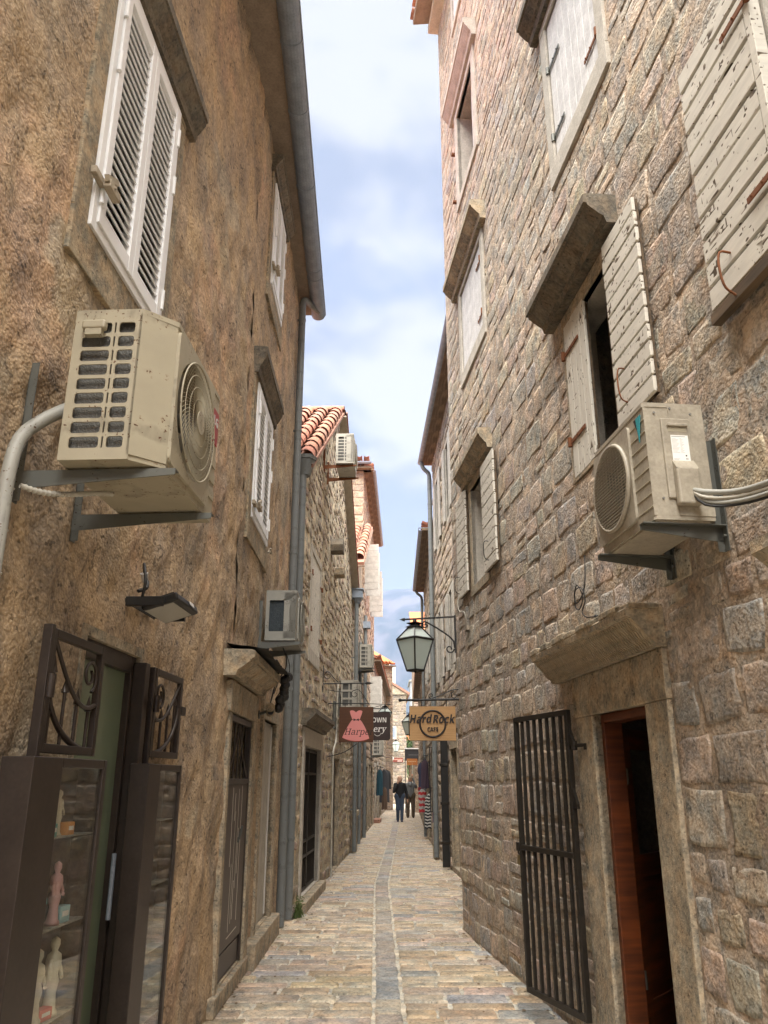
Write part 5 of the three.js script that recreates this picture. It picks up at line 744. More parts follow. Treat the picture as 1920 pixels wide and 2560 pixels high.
{ // black membrane over the second door's hood, ragged end hanging down
  const nx = 24, ny = 5, a = FL2.s(6.72) - 0.34, b = FL2.s(7.74) + 0.42, pos = [], idx = []; for (let j = 0; j <= ny; j++) for (let i = 0; i <= nx; i++) { const u = i / nx, v = j / ny; pos.push(mix(a, b, u), 2.64 - 0.05 * v + 0.02 * N3(u * 6, v * 2, 1) - (v > 0.9 ? 0.03 * Math.abs(N3(u * 9, 3, 2)) : 0), -0.02 + 0.33 * v + 0.015 * N3(u * 7, v, 9)); } for (let j = 0; j < ny; j++) for (let i = 0; i < nx; i++) { const k = j * (nx + 1) + i; idx.push(k, k + nx + 1, k + nx + 2, k, k + nx + 2, k + 1); }
  const g = new THREE.BufferGeometry(); g.setAttribute('position', new THREE.Float32BufferAttribute(pos, 3)); g.setIndex(idx); g.computeVertexNormals(); const t = thing('roofing_felt', 'torn black roofing felt over the second door hood, its end hanging down', 'roofing felt', FL2, [0, 0, 0]);
  const top = gb().add(g).build('sheet', M.black, t); void top; const rag = gb(); for (let i = 0; i < 9; i++) rag.add(new THREE.IcosahedronGeometry(0.05, 1), b - 0.01 + R(-0.03, 0.03), 2.58 - i * 0.038, 0.27 + R(-0.03, 0.03) - i * 0.006, R(0, 3), R(0, 3), 0); rag.build('hanging_end', M.black, t); }
{ const g = thing('security_camera', 'small round security camera below the black roofing felt', 'camera', FL2, [FL2.s(7.95), 2.2, 0.0]); gb().cyl(0.04, 0.04, 0.02, 0, 0, 0.035, Math.PI / 2, 0, 0).rod([0, 0, 0.03], [-0.02, 0.03, 0.12], 0.014).build('mount', M.zincDark, g); gb().cyl(0.045, 0.045, 0.12, -0.03, 0.04, 0.15, 0.2, 0, 1.2, 16).build('housing', M.cement, g); gb().cyl(0.03, 0.03, 0.01, -0.087, 0.018, 0.16, 0.2, 0, 1.2, 16).build('lens', M.black, g); gb().tube([[0, 0.03, 0.1], [0.12, 0.10, 0.12], [0.16, 0.3, 0.16], [0.10, 0.42, 0.2]], 0.007, 20, 6).build('cable', M.cable, g); }
{ const g = thing('loose_cables', 'loose black cables hanging from the grey air conditioner', 'cable', FL2, [FL2.s(8.3), 2.9, 0.1]); gb().tube([[0, 0, 0.1], [0.02, -0.12, 0.14], [0.12, -0.2, 0.12], [0.25, -0.28, 0.05], [0.2, -0.45, 0.0]], 0.006, 24, 5).tube([[0.05, 0, 0.1], [0.1, -0.15, 0.16], [0.2, -0.3, 0.14], [0.15, -0.5, 0.03]], 0.005, 24, 5).build('cable', M.cable, g); }
{ const g = thing('coiled_cable', 'thin black cable coiled on the stone wall above the right doorway', 'cable', FR1, [4.75, 2.62, 0.035]); gb().tube([[0.05, 0.42, 0], [0.06, 0.22, 0.02], [0.0, 0.16, 0.02], [-0.09, 0.12, 0.03], [-0.13, 0.18, 0.03], [-0.06, 0.24, 0.03], [0.0, 0.14, 0.02], [-0.05, 0.07, 0.03], [-0.12, 0.1, 0.03], [-0.08, 0.2, 0.04], [0.02, 0.2, 0.03], [0.04, 0.11, 0.02], [-0.03, 0.05, 0.02], [0.04, 0.0, 0.02], [0.13, -0.015, 0.0]], 0.0045, 110, 5).sph(0.014, 0.14, -0.015, -0.01).build('cable', M.cable, g); }
{ const g = thing('wall_wire', 'pale wire poking from a small hole in the tower wall near the lantern', 'wire', FR1, [0.75, 3.6, 0.03]); gb().tube([[0.0, 0.12, 0], [-0.06, 0.0, 0.06], [-0.04, -0.12, 0.05], [0.1, -0.16, 0.02], [0.12, -0.3, 0.0]], 0.006, 24, 5).build('wire', M.hoseWhite, g); gb().rb(0.05, 0.16, -0.38, -0.1, -0.03, 0.012, 0.01).build('hole_lining', M.room, g); }
{ const g = thing('cable_conduit', 'white cable conduit arching beside the dark door on the rubble house', 'conduit', FB, [4.45, 0, 0.04]); gb().tube([[0, 0.0, 0], [0, 1.9, 0], [0.02, 2.1, 0], [0.2, 2.25, 0.02], [0.3, 2.35, 0.02], [0.32, 3.1, 0.03], [0.25, 3.35, 0.05], [0.15, 3.2, 0.05], [0.12, 2.7, 0.04]], 0.016, 70, 8).build('pipe', M.hoseWhite, g); gb().rb(0.1, 0.36, 2.5, 3.0, -0.03, 0.02, 0.01).build('junction_box', M.galv, g); }

// figurines in the showcase: plain cast figures on its shelves
function figurine(label, x, y, z, k, mat) { const g = thing('figurine', label, 'figurine', FL1, [FL1.s(3.19) - 0.22 + x, y, 0.08 + z - 0.015], 0, 'figurines in the showcase'); const b = gb(); b.lathe([[0, 0], [0.026, 0], [0.026, 0.012], [0.02, 0.02], [0.016, 0.06], [0.022, 0.09], [0.016, 0.115], [0.024, 0.145], [0.02, 0.165], [0.008, 0.175], [0.014, 0.19], [0.013, 0.205], [0, 0.215]].map(p => [p[0] * k, p[1] * k]), 12, 0, 0, 0).rod([0.022 * k, 0.155 * k, 0], [0.034 * k, 0.11 * k, 0.012 * k], 0.007 * k, 6).rod([0.034 * k, 0.11 * k, 0.012 * k], [0.018 * k, 0.1 * k, 0.022 * k], 0.006 * k, 6).rod([-0.022 * k, 0.155 * k, 0], [-0.03 * k, 0.10 * k, 0.006 * k], 0.007 * k, 6); b.build('body', mat, g); }
const ivory = std([0.55, 0.49, 0.38], 0.5), teal = std([0.16, 0.40, 0.42], 0.5), rose = std([0.55, 0.30, 0.30], 0.5);
figurine('ivory statuette on the second lowest shelf, left of three', 0.25, 0.765, 0.07, 0.9, ivory); figurine('ivory statuette on the second lowest shelf, middle of three', 0.34, 0.765, 0.075, 1.15, ivory); figurine('taller ivory statuette on the second lowest shelf, right of three', 0.46, 0.765, 0.08, 1.25, ivory);
figurine('teal figurine on the middle shelf of the showcase', 0.28, 1.078, 0.075, 0.9, teal); figurine('rose figurine on the middle shelf of the showcase', 0.40, 1.078, 0.08, 1.05, rose); figurine('white figurine on the lowest shelf of the showcase', 0.42, 0.45, 0.08, 1.0, M.whitePaint); figurine('small ivory figurine on the top shelf of the showcase', 0.35, 1.393, 0.075, 0.8, ivory);

function goods(label, x, y, w, h, c) { const g = thing('souvenir_box', label, 'souvenir', FL1, [FL1.s(3.19) - 0.22 + x, y, 0.145], R(-0.2, 0.2), 'boxed souvenirs in the showcase'); gb().rb(-w / 2, w / 2, 0, h, -0.02, 0.02, 0.003, 1).build('box', std(c, 0.5), g); gb().bx(-w * 0.3, w * 0.3, h * 0.4, h * 0.7, 0.02, 0.0215).build('label', M.whitePaint, g); }
goods('teal souvenir box on the top shelf of the showcase', 0.28, 1.393, 0.06, 0.05, [0.05, 0.30, 0.30]); goods('orange souvenir box on the top shelf of the showcase', 0.43, 1.393, 0.07, 0.05, [0.60, 0.25, 0.06]); goods('yellow souvenir box on the second lowest shelf of the showcase', 0.22, 0.765, 0.05, 0.05, [0.62, 0.46, 0.08]); goods('red souvenir box on the second lowest shelf of the showcase', 0.40, 0.765, 0.08, 0.04, [0.55, 0.06, 0.05]); goods('pale blue souvenir box on the middle shelf of the showcase', 0.47, 1.078, 0.07, 0.06, [0.25, 0.45, 0.50]);
// ---------------------------------------------------------------- lanterns
function slab4(a, b, c, d, t) { const A = V(...a), n = V(...b).sub(A).cross(V(...d).sub(A)).normalize().multiplyScalar(t), q = [a, b, c, d].map(p => V(...p)), r = q.map(p => p.clone().add(n)); const g = new THREE.BufferGeometry(), o = []; const quad = (p, s, u, v) => { for (const k of [p, s, u, p, u, v]) o.push(k.x, k.y, k.z); }; quad(...q); quad(r[3], r[2], r[1], r[0]); for (let i = 0; i < 4; i++) quad(q[i], r[i], r[(i + 1) % 4], q[(i + 1) % 4]); g.setAttribute('position', new THREE.Float32BufferAttribute(o, 3)); g.computeVertexNormals(); return g; }
function lantern(label, fr, at, k, armTo, turn = 0) { // origin where it hangs from the arm; armTo = x of the wall
  const g = thing('street_lantern', label, 'lantern', fr, at, 0, 'wall lanterns along the lane');
  const lv = [[0.075, -0.10], [0.228, -0.255], [0.105, -0.635]].map(p => [p[0] * k, p[1] * k]), cr = lv.map(([r, y]) => [0, 1, 2, 3].map(i => { const a = turn + i * Math.PI / 2; return [r * Math.cos(a), y, r * Math.sin(a)]; })), b = gb(), bw = 0.018 * k;
  for (let i = 0; i < 4; i++) { const j = (i + 1) % 4; b.bar(cr[0][i], cr[1][i], bw, bw).bar(cr[1][i], cr[2][i], bw, bw).bar(cr[1][i], cr[1][j], bw * 1.3, bw).bar(cr[2][i], cr[2][j], bw * 1.2, bw).bar(cr[0][i], cr[0][j], bw, bw); }
  b.add(new THREE.CylinderGeometry(0.05 * k, 0.125 * k, 0.035 * k, 4), 0, -0.085 * k, 0, 0, turn, 0).add(new THREE.CylinderGeometry(0.115 * k, 0.07 * k, 0.02 * k, 4), 0, -0.06 * k, 0, 0, turn, 0).cyl(0.02 * k, 0.03 * k, 0.07 * k, 0, -0.03 * k, 0).add(new THREE.CylinderGeometry(0.10 * k, 0.10 * k, 0.012 * k, 4), 0, -0.635 * k, 0, 0, turn, 0).cyl(0.02 * k, 0.005 * k, 0.03 * k, 0, -0.655 * k, 0).build('frame', M.iron, g);
  for (let l = 0; l < 2; l++) for (let i = 0; i < 4; i++) { const j = (i + 1) % 4, s = p => [p[0] * 0.975, p[1], p[2] * 0.975]; gb().add(slab4(s(cr[l][i]), s(cr[l + 1][i]), s(cr[l + 1][j]), s(cr[l][j]), 0.004)).build('pane', M.milk, g); }
  const e = armTo, dir = Math.sign(e), a = gb(); a.bar([-dir * 0.13 * k, -0.005, 0], [e, 0.03, 0], 0.018 * k, 0.03 * k).add(new THREE.ConeGeometry(0.025 * k, 0.07 * k, 4), -dir * 0.16 * k, -0.006, 0, 0, 0, dir * Math.PI / 2).bx(e - 0.014, e + 0.014, -0.42 * k, 0.05 * k, -0.014, 0.014);
  const c0 = [dir * 0.13 * k, -0.03 * k], c1 = [e - dir * 0.03 * k, -0.33 * k]; a.tube([[c0[0], c0[1], 0], [mix(c0[0], c1[0], 0.5), -0.13 * k, 0], [c1[0], -0.27 * k, 0], [c1[0] + dir * 0.015 * k, -0.36 * k, 0]], 0.011 * k, 20, 6);
  a.tube(spiral(c0[0] - dir * 0.0, -0.075 * k, 0.045 * k, 0.012 * k, Math.PI / 2, Math.PI / 2 + dir * 6.5, 16, (x, y) => [x, y, 0]), 0.009 * k, 30, 5).tube(spiral(c1[0] - dir * 0.045 * k, -0.37 * k, 0.055 * k, 0.014 * k, dir > 0 ? 0 : Math.PI, (dir > 0 ? 0 : Math.PI) - dir * 7, 16, (x, y) => [x, y, 0]), 0.009 * k, 30, 5); a.build('bracket', M.iron, g); return g;
}
const facing = D => frame([0, D], [1, D]);
lantern('large milk-glass lantern on an iron bracket at the tower house corner', facing(9.93), [0.385, 3.51, 0], 1.0, 0.505, Math.PI / 2 + 0.06);
lantern('lantern on the left behind the dark brown sign', facing(24.6), [0.03, 3.75, 0], 0.9, -0.70, Math.PI / 2 + 0.1);
lantern('small lantern on the far end house', facing(59.2), [0.85, 4.35, 0], 1.3, -0.75, Math.PI / 2);
lantern('lantern half hidden behind the square wooden sign', facing(27.5), [0.84, 3.72, 0], 1.1, 0.52, Math.PI / 2 + 0.1);

// ---------------------------------------------------------------- hanging signs
const boardTex = (w, h, a, b, seed) => canvasTex(w, h, (c) => { c.fillStyle = a; c.fillRect(0, 0, w, h); const q = rngOf(seed); for (let i = 0; i < 420; i++) { c.fillStyle = b; c.globalAlpha = 0.05 + 0.08 * q(); const y = q() * h; c.fillRect(q() * w - 60, y, 60 + q() * w * 0.7, 1 + q() * 3); } c.globalAlpha = 1; });
{ // wooden square sign with ring and lettering, on the tower corner
  const g = thing('wooden_sign', 'light wooden sign with dark ring and raised lettering hanging at the tower corner', 'sign', facing(9.86), [0.58, 2.24, 0], 0.03), w = 0.555, h = 0.40;
  const face = std([1, 1, 1], 0.6, { map: boardTex(512, 384, '#b08a5c', '#6d4a26', 3) });
  gb().rb(-w / 2, w / 2, -h / 2, h / 2, -0.012, 0.012, 0.004).build('board', M.oldWood, g); print('face', w - 0.006, h - 0.006, face, g, 0, 0, 0.0132);
  const ink = std([0.020, 0.014, 0.011], 0.6), ring = gb().add(new THREE.TorusGeometry(0.152, 0.011, 6, 48), 0, -0.005, 0.02); ring.build('ring', ink, g);
  const word = (s, size, x, y, shear, f) => { const t = new TextGeometry(s, { font: f, size, depth: 0.012, curveSegments: 4 }); t.computeBoundingBox(); t.translate(-(t.boundingBox.max.x + t.boundingBox.min.x) / 2, 0, 0); t.applyMatrix4(new THREE.Matrix4().set(0.88, shear, 0, 0, 0, 1, 0, 0, 0, 0, 1, 0, 0, 0, 0, 1)); gb().add(t, x, y, 0.016).build('lettering', ink, g); };
  word('Hard', 0.094, -0.150, 0.005, 0.18, font); word('Rock', 0.094, 0.130, 0.005, 0.18, font); word('CAFE', 0.046, 0, -0.092, 0, font);
  gb().rod([-0.13, h / 2, 0], [-0.13, h / 2 + 0.07, 0], 0.005).rod([0.17, h / 2, 0], [0.17, h / 2 + 0.07, 0], 0.005).build('hanger', M.iron, g);
  const a = gb(); a.rod([0.33, h / 2 + 0.082, 0], [-0.375, h / 2 + 0.07, 0], 0.014).sph(0.022, -0.385, h / 2 + 0.07, 0).tube([[0.32, h / 2 + 0.20, 0], [0.24, h / 2 + 0.19, 0], [0.1, h / 2 + 0.13, 0], [0.0, h / 2 + 0.095, 0]], 0.007, 20, 6).tube(spiral(-0.01, h / 2 + 0.125, 0.035, 0.01, -Math.PI / 2, -Math.PI / 2 - 6.5, 16, (x, y) => [x, y, 0]), 0.006, 30, 5).tube(spiral(0.27, h / 2 + 0.13, 0.045, 0.012, Math.PI / 2, Math.PI / 2 + 7, 16, (x, y) => [x, y, 0]), 0.006, 30, 5); a.build('bracket', M.iron, g);
}
{ // brown sign with a pink dress, on the rubble house
  const g = thing('dress_sign', 'brown hanging sign with a pink dress and black script', 'sign', facing(14.45), [-0.484, 2.52, 0], 0), w = 0.60, h = 0.60;
  const tx = canvasTex(768, 768, (c, W, H) => {
    c.fillStyle = '#4e2c10'; c.fillRect(0, 0, W, H); const q = rngOf(8); for (let i = 0; i < 300; i++) { c.fillStyle = q() < 0.5 ? 'rgba(30,14,4,0.06)' : 'rgba(140,84,40,0.05)'; c.fillRect(0, q() * H, W, 1 + q() * 5); }
    c.fillStyle = '#d98a86'; c.beginPath(); c.moveTo(235, 90); c.bezierCurveTo(270, 60, 340, 70, 375, 120); c.bezierCurveTo(410, 70, 480, 60, 520, 90); c.bezierCurveTo(510, 170, 480, 210, 465, 270); c.lineTo(480, 290); c.bezierCurveTo(560, 380, 640, 560, 680, 690); c.bezierCurveTo(520, 770, 240, 770, 70, 670); c.bezierCurveTo(130, 520, 220, 370, 280, 290); c.lineTo(290, 270); c.bezierCurveTo(270, 210, 245, 170, 235, 90); c.fill();
    c.strokeStyle = '#8d2a26'; c.lineWidth = 10; c.beginPath(); c.moveTo(70, 672); c.bezierCurveTo(240, 772, 520, 772, 680, 692); c.stroke(); c.strokeStyle = '#22120e'; c.lineWidth = 12; c.beginPath(); c.moveTo(282, 278); c.quadraticCurveTo(380, 300, 474, 278); c.stroke(); c.fillStyle = '#22120e'; c.beginPath(); c.moveTo(380, 280); c.lineTo(320, 252); c.lineTo(322, 312); c.fill(); c.beginPath(); c.moveTo(380, 280); c.lineTo(440, 252); c.lineTo(438, 312); c.fill();
    c.font = 'italic 190px serif'; c.fillStyle = '#1c0f0c'; c.fillText('Harper', 105, 610); });
  gb().rb(-w / 2, w / 2, -h / 2, h / 2, -0.012, 0.012, 0.004).build('board', M.oldWood, g); print('face', w - 0.008, h - 0.008, std([1, 1, 1], 0.6, { map: tx }), g, 0, 0, 0.0132);
  const a = gb(); a.rod([-0.53, h / 2 + 0.06, 0], [0.22, h / 2 + 0.06, 0], 0.010).rod([-0.2, h / 2, 0], [-0.2, h / 2 + 0.06, 0], 0.006).rod([0.2, h / 2, 0], [0.2, h / 2 + 0.06, 0], 0.006).tube([[-0.05, h / 2 + 0.28, 0], [0.02, h / 2 + 0.3, 0], [0.12, h / 2 + 0.2, 0], [0.2, h / 2 + 0.07, 0]], 0.006, 20, 5).tube(spiral(-0.03, h / 2 + 0.22, 0.07, 0.02, 1.6, 8.5, 16, (x, y) => [x, y, 0]), 0.006, 30, 5).tube([[-0.53, h / 2 + 0.3, 0], [-0.3, h / 2 + 0.26, 0], [-0.1, h / 2 + 0.26, 0]], 0.006, 14, 5).tube([[-0.53, -h / 2 - 0.25, 0], [-0.2, -h / 2 - 0.16, 0], [0.02, -h / 2 - 0.02, 0]], 0.008, 16, 5).bx(-0.54, -0.52, -h / 2 - 0.3, h / 2 + 0.35, -0.01, 0.01); a.build('bracket', M.iron, g);
}
{ // thin arrow-ended arm above it
  const g = thing('sign_bracket', 'empty arrow-tipped iron sign arm above the dress sign', 'bracket', facing(13.55), [-1.02, 3.12, 0]); const a = gb(); a.rod([0, 0, 0], [0.74, 0.01, 0], 0.010).add(new THREE.ConeGeometry(0.028, 0.12, 4), 0.79, 0.01, 0, 0, 0, -Math.PI / 2).add(new THREE.ConeGeometry(0.028, 0.05, 4), 0.71, 0.01, 0, 0, 0, Math.PI / 2).bx(-0.012, 0.012, -0.14, 0.30, -0.012, 0.012).tube([[0.26, 0.02, 0], [0.18, 0.1, 0], [0.1, 0.19, 0], [0.05, 0.2, 0]], 0.008, 16, 5).tube(spiral(0.085, 0.13, 0.07, 0.015, 1.7, 8.6, 18, (x, y) => [x, y, 0]), 0.007, 34, 5); a.build('arm', M.iron, g);
}
{ // dark brown sign behind
  const g = thing('brown_sign', 'dark brown round-cornered sign with white lettering behind the dress sign', 'sign', facing(17), [-0.17, 2.65, 0]), w = 0.60, h = 0.56;
  const tx = canvasTex(640, 600, (c, W, H) => { c.fillStyle = '#33231f'; c.fillRect(0, 0, W, H); c.fillStyle = '#dcd9d4'; c.font = 'bold 150px sans-serif'; c.textAlign = 'right'; c.fillText('OWN', 590, 215); c.font = 'italic bold 190px serif'; c.fillText('ery', 560, 430); c.strokeStyle = '#dcd9d4'; c.lineWidth = 10; c.beginPath(); c.arc(360, 430, 90, 0.3, 2.6); c.stroke(); });
  const s = new THREE.Shape(); const p = roundRect(-w / 2, -h / 2, w / 2, h / 2, 0.05).getPoints(5); s.setFromPoints(p); gb().add(new THREE.ExtrudeGeometry(s, { depth: 0.024, bevelEnabled: false }), 0, 0, -0.012).build('board', std([0.03, 0.018, 0.014], 0.5), g); print('face', w - 0.07, h - 0.03, std([1, 1, 1], 0.5, { map: tx }), g, 0.005, 0, 0.0132);
  gb().rod([-0.74, h / 2 + 0.07, 0], [0.24, h / 2 + 0.07, 0], 0.010).rod([-0.2, h / 2, 0], [-0.2, h / 2 + 0.07, 0], 0.006).rod([0.2, h / 2, 0], [0.2, h / 2 + 0.07, 0], 0.006).bx(-0.75, -0.73, h / 2 - 0.1, h / 2 + 0.2, -0.01, 0.01).build('bracket', M.iron, g);
}
{ const g = thing('red_wall_sign', 'small dark red sign on the far end house', 'sign', facing(59.9), [1.0, 2.95, 0]); gb().rb(-0.36, 0.36, -0.14, 0.16, -0.03, 0.0, 0.01).build('board', std([0.16, 0.035, 0.02], 0.6), g); const t = canvasTex(256, 110, (c, W, H) => { c.fillStyle = '#6a2a1e'; c.fillRect(0, 0, W, H); c.fillStyle = '#c9a58f'; for (let i = 0; i < 9; i++) c.fillRect(16 + i * 26, 26 + (i % 3) * 5, 15, 26); c.fillStyle = '#e6ddd4'; c.fillRect(110, 78, 120, 12); }); print('face', 0.7, 0.28, std([1, 1, 1], 0.6, { map: t }), g, 0, 0.01, 0.003); }
{ const g = thing('round_sign', 'small round white sign under the far lantern', 'sign', facing(59.4), [0.48, 3.05, 0]); gb().cyl(0.2, 0.2, 0.03, 0, 0, 0, Math.PI / 2, 0, 0, 20).rod([0, 0.2, 0], [0, 0.5, 0], 0.012).rod([-0.3, 0.5, 0], [0.9, 0.5, 0], 0.014).rod([-0.3, 0.5, 0], [-0.3, 0.5, -0.55], 0.014).build('disc', M.whitePaint, g); gb().ring(0.13, 0.02, 0, 0, 0.02, 20, 4).build('emblem', M.black, g); }
{ const g = thing('dark_banner', 'dark awning banner hanging across the lane\'s far right end', 'banner', facing(43.4), [1.52, 2.55, 0]); gb().rb(-0.40, 0.40, 0, 0.58, -0.03, 0.0, 0.005).build('cloth', std([0.022, 0.020, 0.022], 0.7), g); gb().bx(-0.46, 0.5, 0.57, 0.63, -0.06, 0.03).build('valance', M.whitePaint, g); gb().rod([-0.42, -2.55, -0.02], [-0.42, 0.6, -0.02], 0.02).rod([0.42, -2.55, -0.02], [0.42, 0.6, -0.02], 0.02).build('post', M.iron, g); const t = canvasTex(256, 128, (c, W, H) => { c.fillStyle = '#2a282a'; c.fillRect(0, 0, W, H); c.fillStyle = '#777'; for (let i = 0; i < 10; i++) c.fillRect(40 + i * 18, 58, 11, 10); }); print('print', 0.7, 0.35, std([1, 1, 1], 0.7, { map: t }), g, 0, 0.28, 0.004); }

// ---------------------------------------------------------------- clothes hung outside the shops
rnd = rngOf(71);
const stripe = (a, b, n) => canvasTex(64, 256, (c, W, H) => { for (let i = 0; i < n; i++) { c.fillStyle = i % 2 ? a : b; c.fillRect(0, i * H / n, W, H / n + 1); } });
function garment(label, X, D, y, w, h, mat, coat, turn = 0) { // shirt or coat hanging from a hanger, hem wavy
  const g = thing('hanging_garment', label, 'garment', facing(D), [X, y, 0], turn, 'clothes hung outside the shops'); const n = 9, m = 10, pos = [], uv = [], idx = [];
  for (const f of [1, -1]) for (let j = 0; j <= m; j++) for (let i = 0; i <= n; i++) { const u = i / n * 2 - 1, v = j / m, ww = w / 2 * (v < 0.12 ? mix(0.3, 1, v / 0.12) : (coat ? mix(0.95, 1.12, v) : v < 0.42 ? mix(1, 1.1, v) : 0.78 + 0.08 * v)); const edge = Math.sqrt(Math.max(0, 1 - u * u)); pos.push(u * ww, -v * h + 0.012 * Math.sin(u * 7 + v * 3), f * (0.05 * edge + 0.018 * Math.sin(u * 8 + 2 * v) * v * edge)); uv.push(i / n, 1 - v); }
  const K = (n + 1) * (m + 1); for (let f = 0; f < 2; f++) for (let j = 0; j < m; j++) for (let i = 0; i < n; i++) { const a = f * K + j * (n + 1) + i; idx.push(a, a + n + 1, a + n + 2, a, a + n + 2, a + 1); }
  const q = new THREE.BufferGeometry(); q.setAttribute('position', new THREE.Float32BufferAttribute(pos, 3)); q.setAttribute('uv', new THREE.Float32BufferAttribute(uv, 2)); q.setIndex(idx); q.computeVertexNormals(); put(new THREE.Mesh(q, mat), 'cloth', g);
  gb().tube([[-w * 0.4, -0.05, 0], [0, 0.03, 0], [w * 0.4, -0.05, 0]], 0.008, 10, 5).tube([[0, 0.02, 0], [0, 0.07, 0], [0.03, 0.10, 0], [0, 0.13, 0]], 0.004, 12, 5).build('hanger', M.iron, g);
}
const cloth = (c, o) => std(c, 0.9, o);
{ const rail = thing('clothes_rail', 'iron clothes rail reaching out from the right-hand shops', 'rail', facing(24), [1.25, 2.25, 0]); gb().rod([0.1, 0, 0.6], [-0.14, 0, 0.6], 0.012).rod([0.1, 0, -3.6], [-0.02, 0, -3.6], 0.012).rod([-0.12, 0, 0.6], [-0.02, 0, -3.6], 0.012).build('bar', M.iron, rail); }
garment('dark patterned tunic, nearest garment on the right rail', 1.14, 23.5, 2.13, 0.22, 0.75, cloth([0.05, 0.03, 0.045]), true, 0.3);
garment('red and grey striped shirt low on the right', 1.10, 24.4, 1.35, 0.24, 0.62, cloth([1, 1, 1], { map: stripe('#a02a30', '#9b9894', 8) }), false, 0.2);
garment('black and white striped shirt beside the iron rack', 1.20, 22.4, 1.25, 0.26, 0.85, cloth([1, 1, 1], { map: stripe('#16171a', '#a5a39f', 22) }), true, 0.3);
garment('navy shirt hanging behind the striped ones', 1.16, 26.0, 2.1, 0.24, 0.7, cloth([0.03, 0.035, 0.07]), false, 0.2);
garment('crimson and white shirt at the back of the right rail', 1.22, 27.2, 1.5, 0.26, 0.7, cloth([1, 1, 1], { map: stripe('#7a1c28', '#8f8b88', 6) }), false, 0.2);
garment('purple cloth hanging under the iron rack', 1.16, 19.2, 0.98, 0.16, 0.7, cloth([0.07, 0.02, 0.09]), true, 0.4);
{ const rail = thing('clothes_rail', 'iron clothes rail outside the left shops', 'rail', facing(36), [-0.2, 2.15, 0]); gb().rod([-0.12, 0, 0.8], [0.06, 0, 0.8], 0.012).rod([-0.02, 0, -2.8], [0.2, 0, -2.8], 0.012).rod([0.05, 0, 0.8], [0.18, 0, -2.8], 0.012).build('bar', M.iron, rail); }
garment('teal scarf-like cloth at the left shop opening', -0.18, 34.6, 2.0, 0.26, 1.0, cloth([0.012, 0.05, 0.07]), true, -0.3);
garment('dark grey long coat hung outside the left shop', 0.02, 37.2, 2.02, 0.42, 1.35, cloth([0.045, 0.045, 0.05]), true, -0.3);
garment('black jacket behind the grey coat on the left', 0.12, 38.4, 2.0, 0.40, 0.8, cloth([0.02, 0.02, 0.022]), true, -0.3);
garment('brown trousers-like cloth below the black jacket', 0.02, 36.4, 1.3, 0.24, 0.9, cloth([0.09, 0.055, 0.035]), true, -0.3);
{ const g = thing('iron_rack', 'black barred iron gate leaf standing out beside the hung clothes', 'gate', facing(19.0), [1.03, 0.92, 0], -0.35); gb().rb(0, 0.02, 0, 1.4, -0.012, 0.012, 0.002, 1).rb(0.28, 0.30, 0, 1.4, -0.012, 0.012, 0.002, 1).rb(0, 0.3, 1.38, 1.4, -0.012, 0.012, 0.002, 1).rb(0, 0.3, 0, 0.02, -0.012, 0.012, 0.002, 1).rb(0, 0.3, 0.5, 0.52, -0.012, 0.012, 0.002, 1).rb(0, 0.3, 0.95, 0.97, -0.012, 0.012, 0.002, 1).build('frame', M.iron, g); for (let i = 1; i < 6; i++) gb().rod([0.3 * i / 6, 0, 0], [0.3 * i / 6, 1.4, 0], 0.009, 6).build('bar', M.iron, g); }
{ const g = thing('dark_door_leaf', 'tall black door leaf edge standing open past the tower corner', 'door', facing(16.3), [1.10, 0.05, 0], 0); gb().rb(0, 0.14, 0, 2.3, -0.03, 0.03, 0.005).build('leaf', M.iron, g); for (const y of [0.4, 1.1, 1.8]) gb().rb(-0.02, 0.15, y, y + 0.05, -0.04, 0.04, 0.004).build('rail', M.ironGate, g); }
{ const g = thing('stone_block', 'rough stone block at the foot of the right wall', 'block', facing(18.6), [1.12, 0, 0]); gb().rb(-0.06, 0.2, 0, 0.72, -0.2, 0.2, 0.03).build('block', M.dressed, g); }
{ const g = thing('stone_pedestal', 'pale stone shop pedestal beside the low stone house\'s downpipe', 'pedestal', FB2, [0.35, 0, 0]); gb().rb(-0.15, 0.35, 0, 0.8, 0, 0.14, 0.02).rb(-0.2, 0.4, 0.8, 0.92, 0, 0.18, 0.015).build('block', M.dressed, g); }
{ const g = thing('doorstep', 'reddish doorstep at the left shop opening', 'step', FD, [0.8, 0, 0]); gb().rb(-0.5, 1.0, 0, 0.14, -0.02, 0.25, 0.02).build('slab', M.tileC, g); }
{ // weeds at the foot of the rubble house
  const g = thing('wall_weeds', 'tuft of green weeds at the foot of the rubble house', 'weeds', FB, [0.12, 0, 0.06]), b = gb(); for (let i = 0; i < 60; i++) { const a = R(0, 6.28), r = R(0, 0.1), h = R(0.06, 0.26); b.add(new THREE.ConeGeometry(0.007, h, 3), Math.cos(a) * r, h / 2, Math.sin(a) * r * 0.4, R(-0.5, 0.5), 0, R(-0.5, 0.5)); } for (let i = 0; i < 70; i++) b.box(0.022, 0.002, 0.016, R(-0.12, 0.14), R(0.05, 0.24), R(-0.04, 0.06), R(-1, 1), R(0, 3), R(-1, 1)); b.build('leaves', std([0.09, 0.13, 0.035], 0.9), g); g.userData.kind = undefined; delete g.userData.kind; }
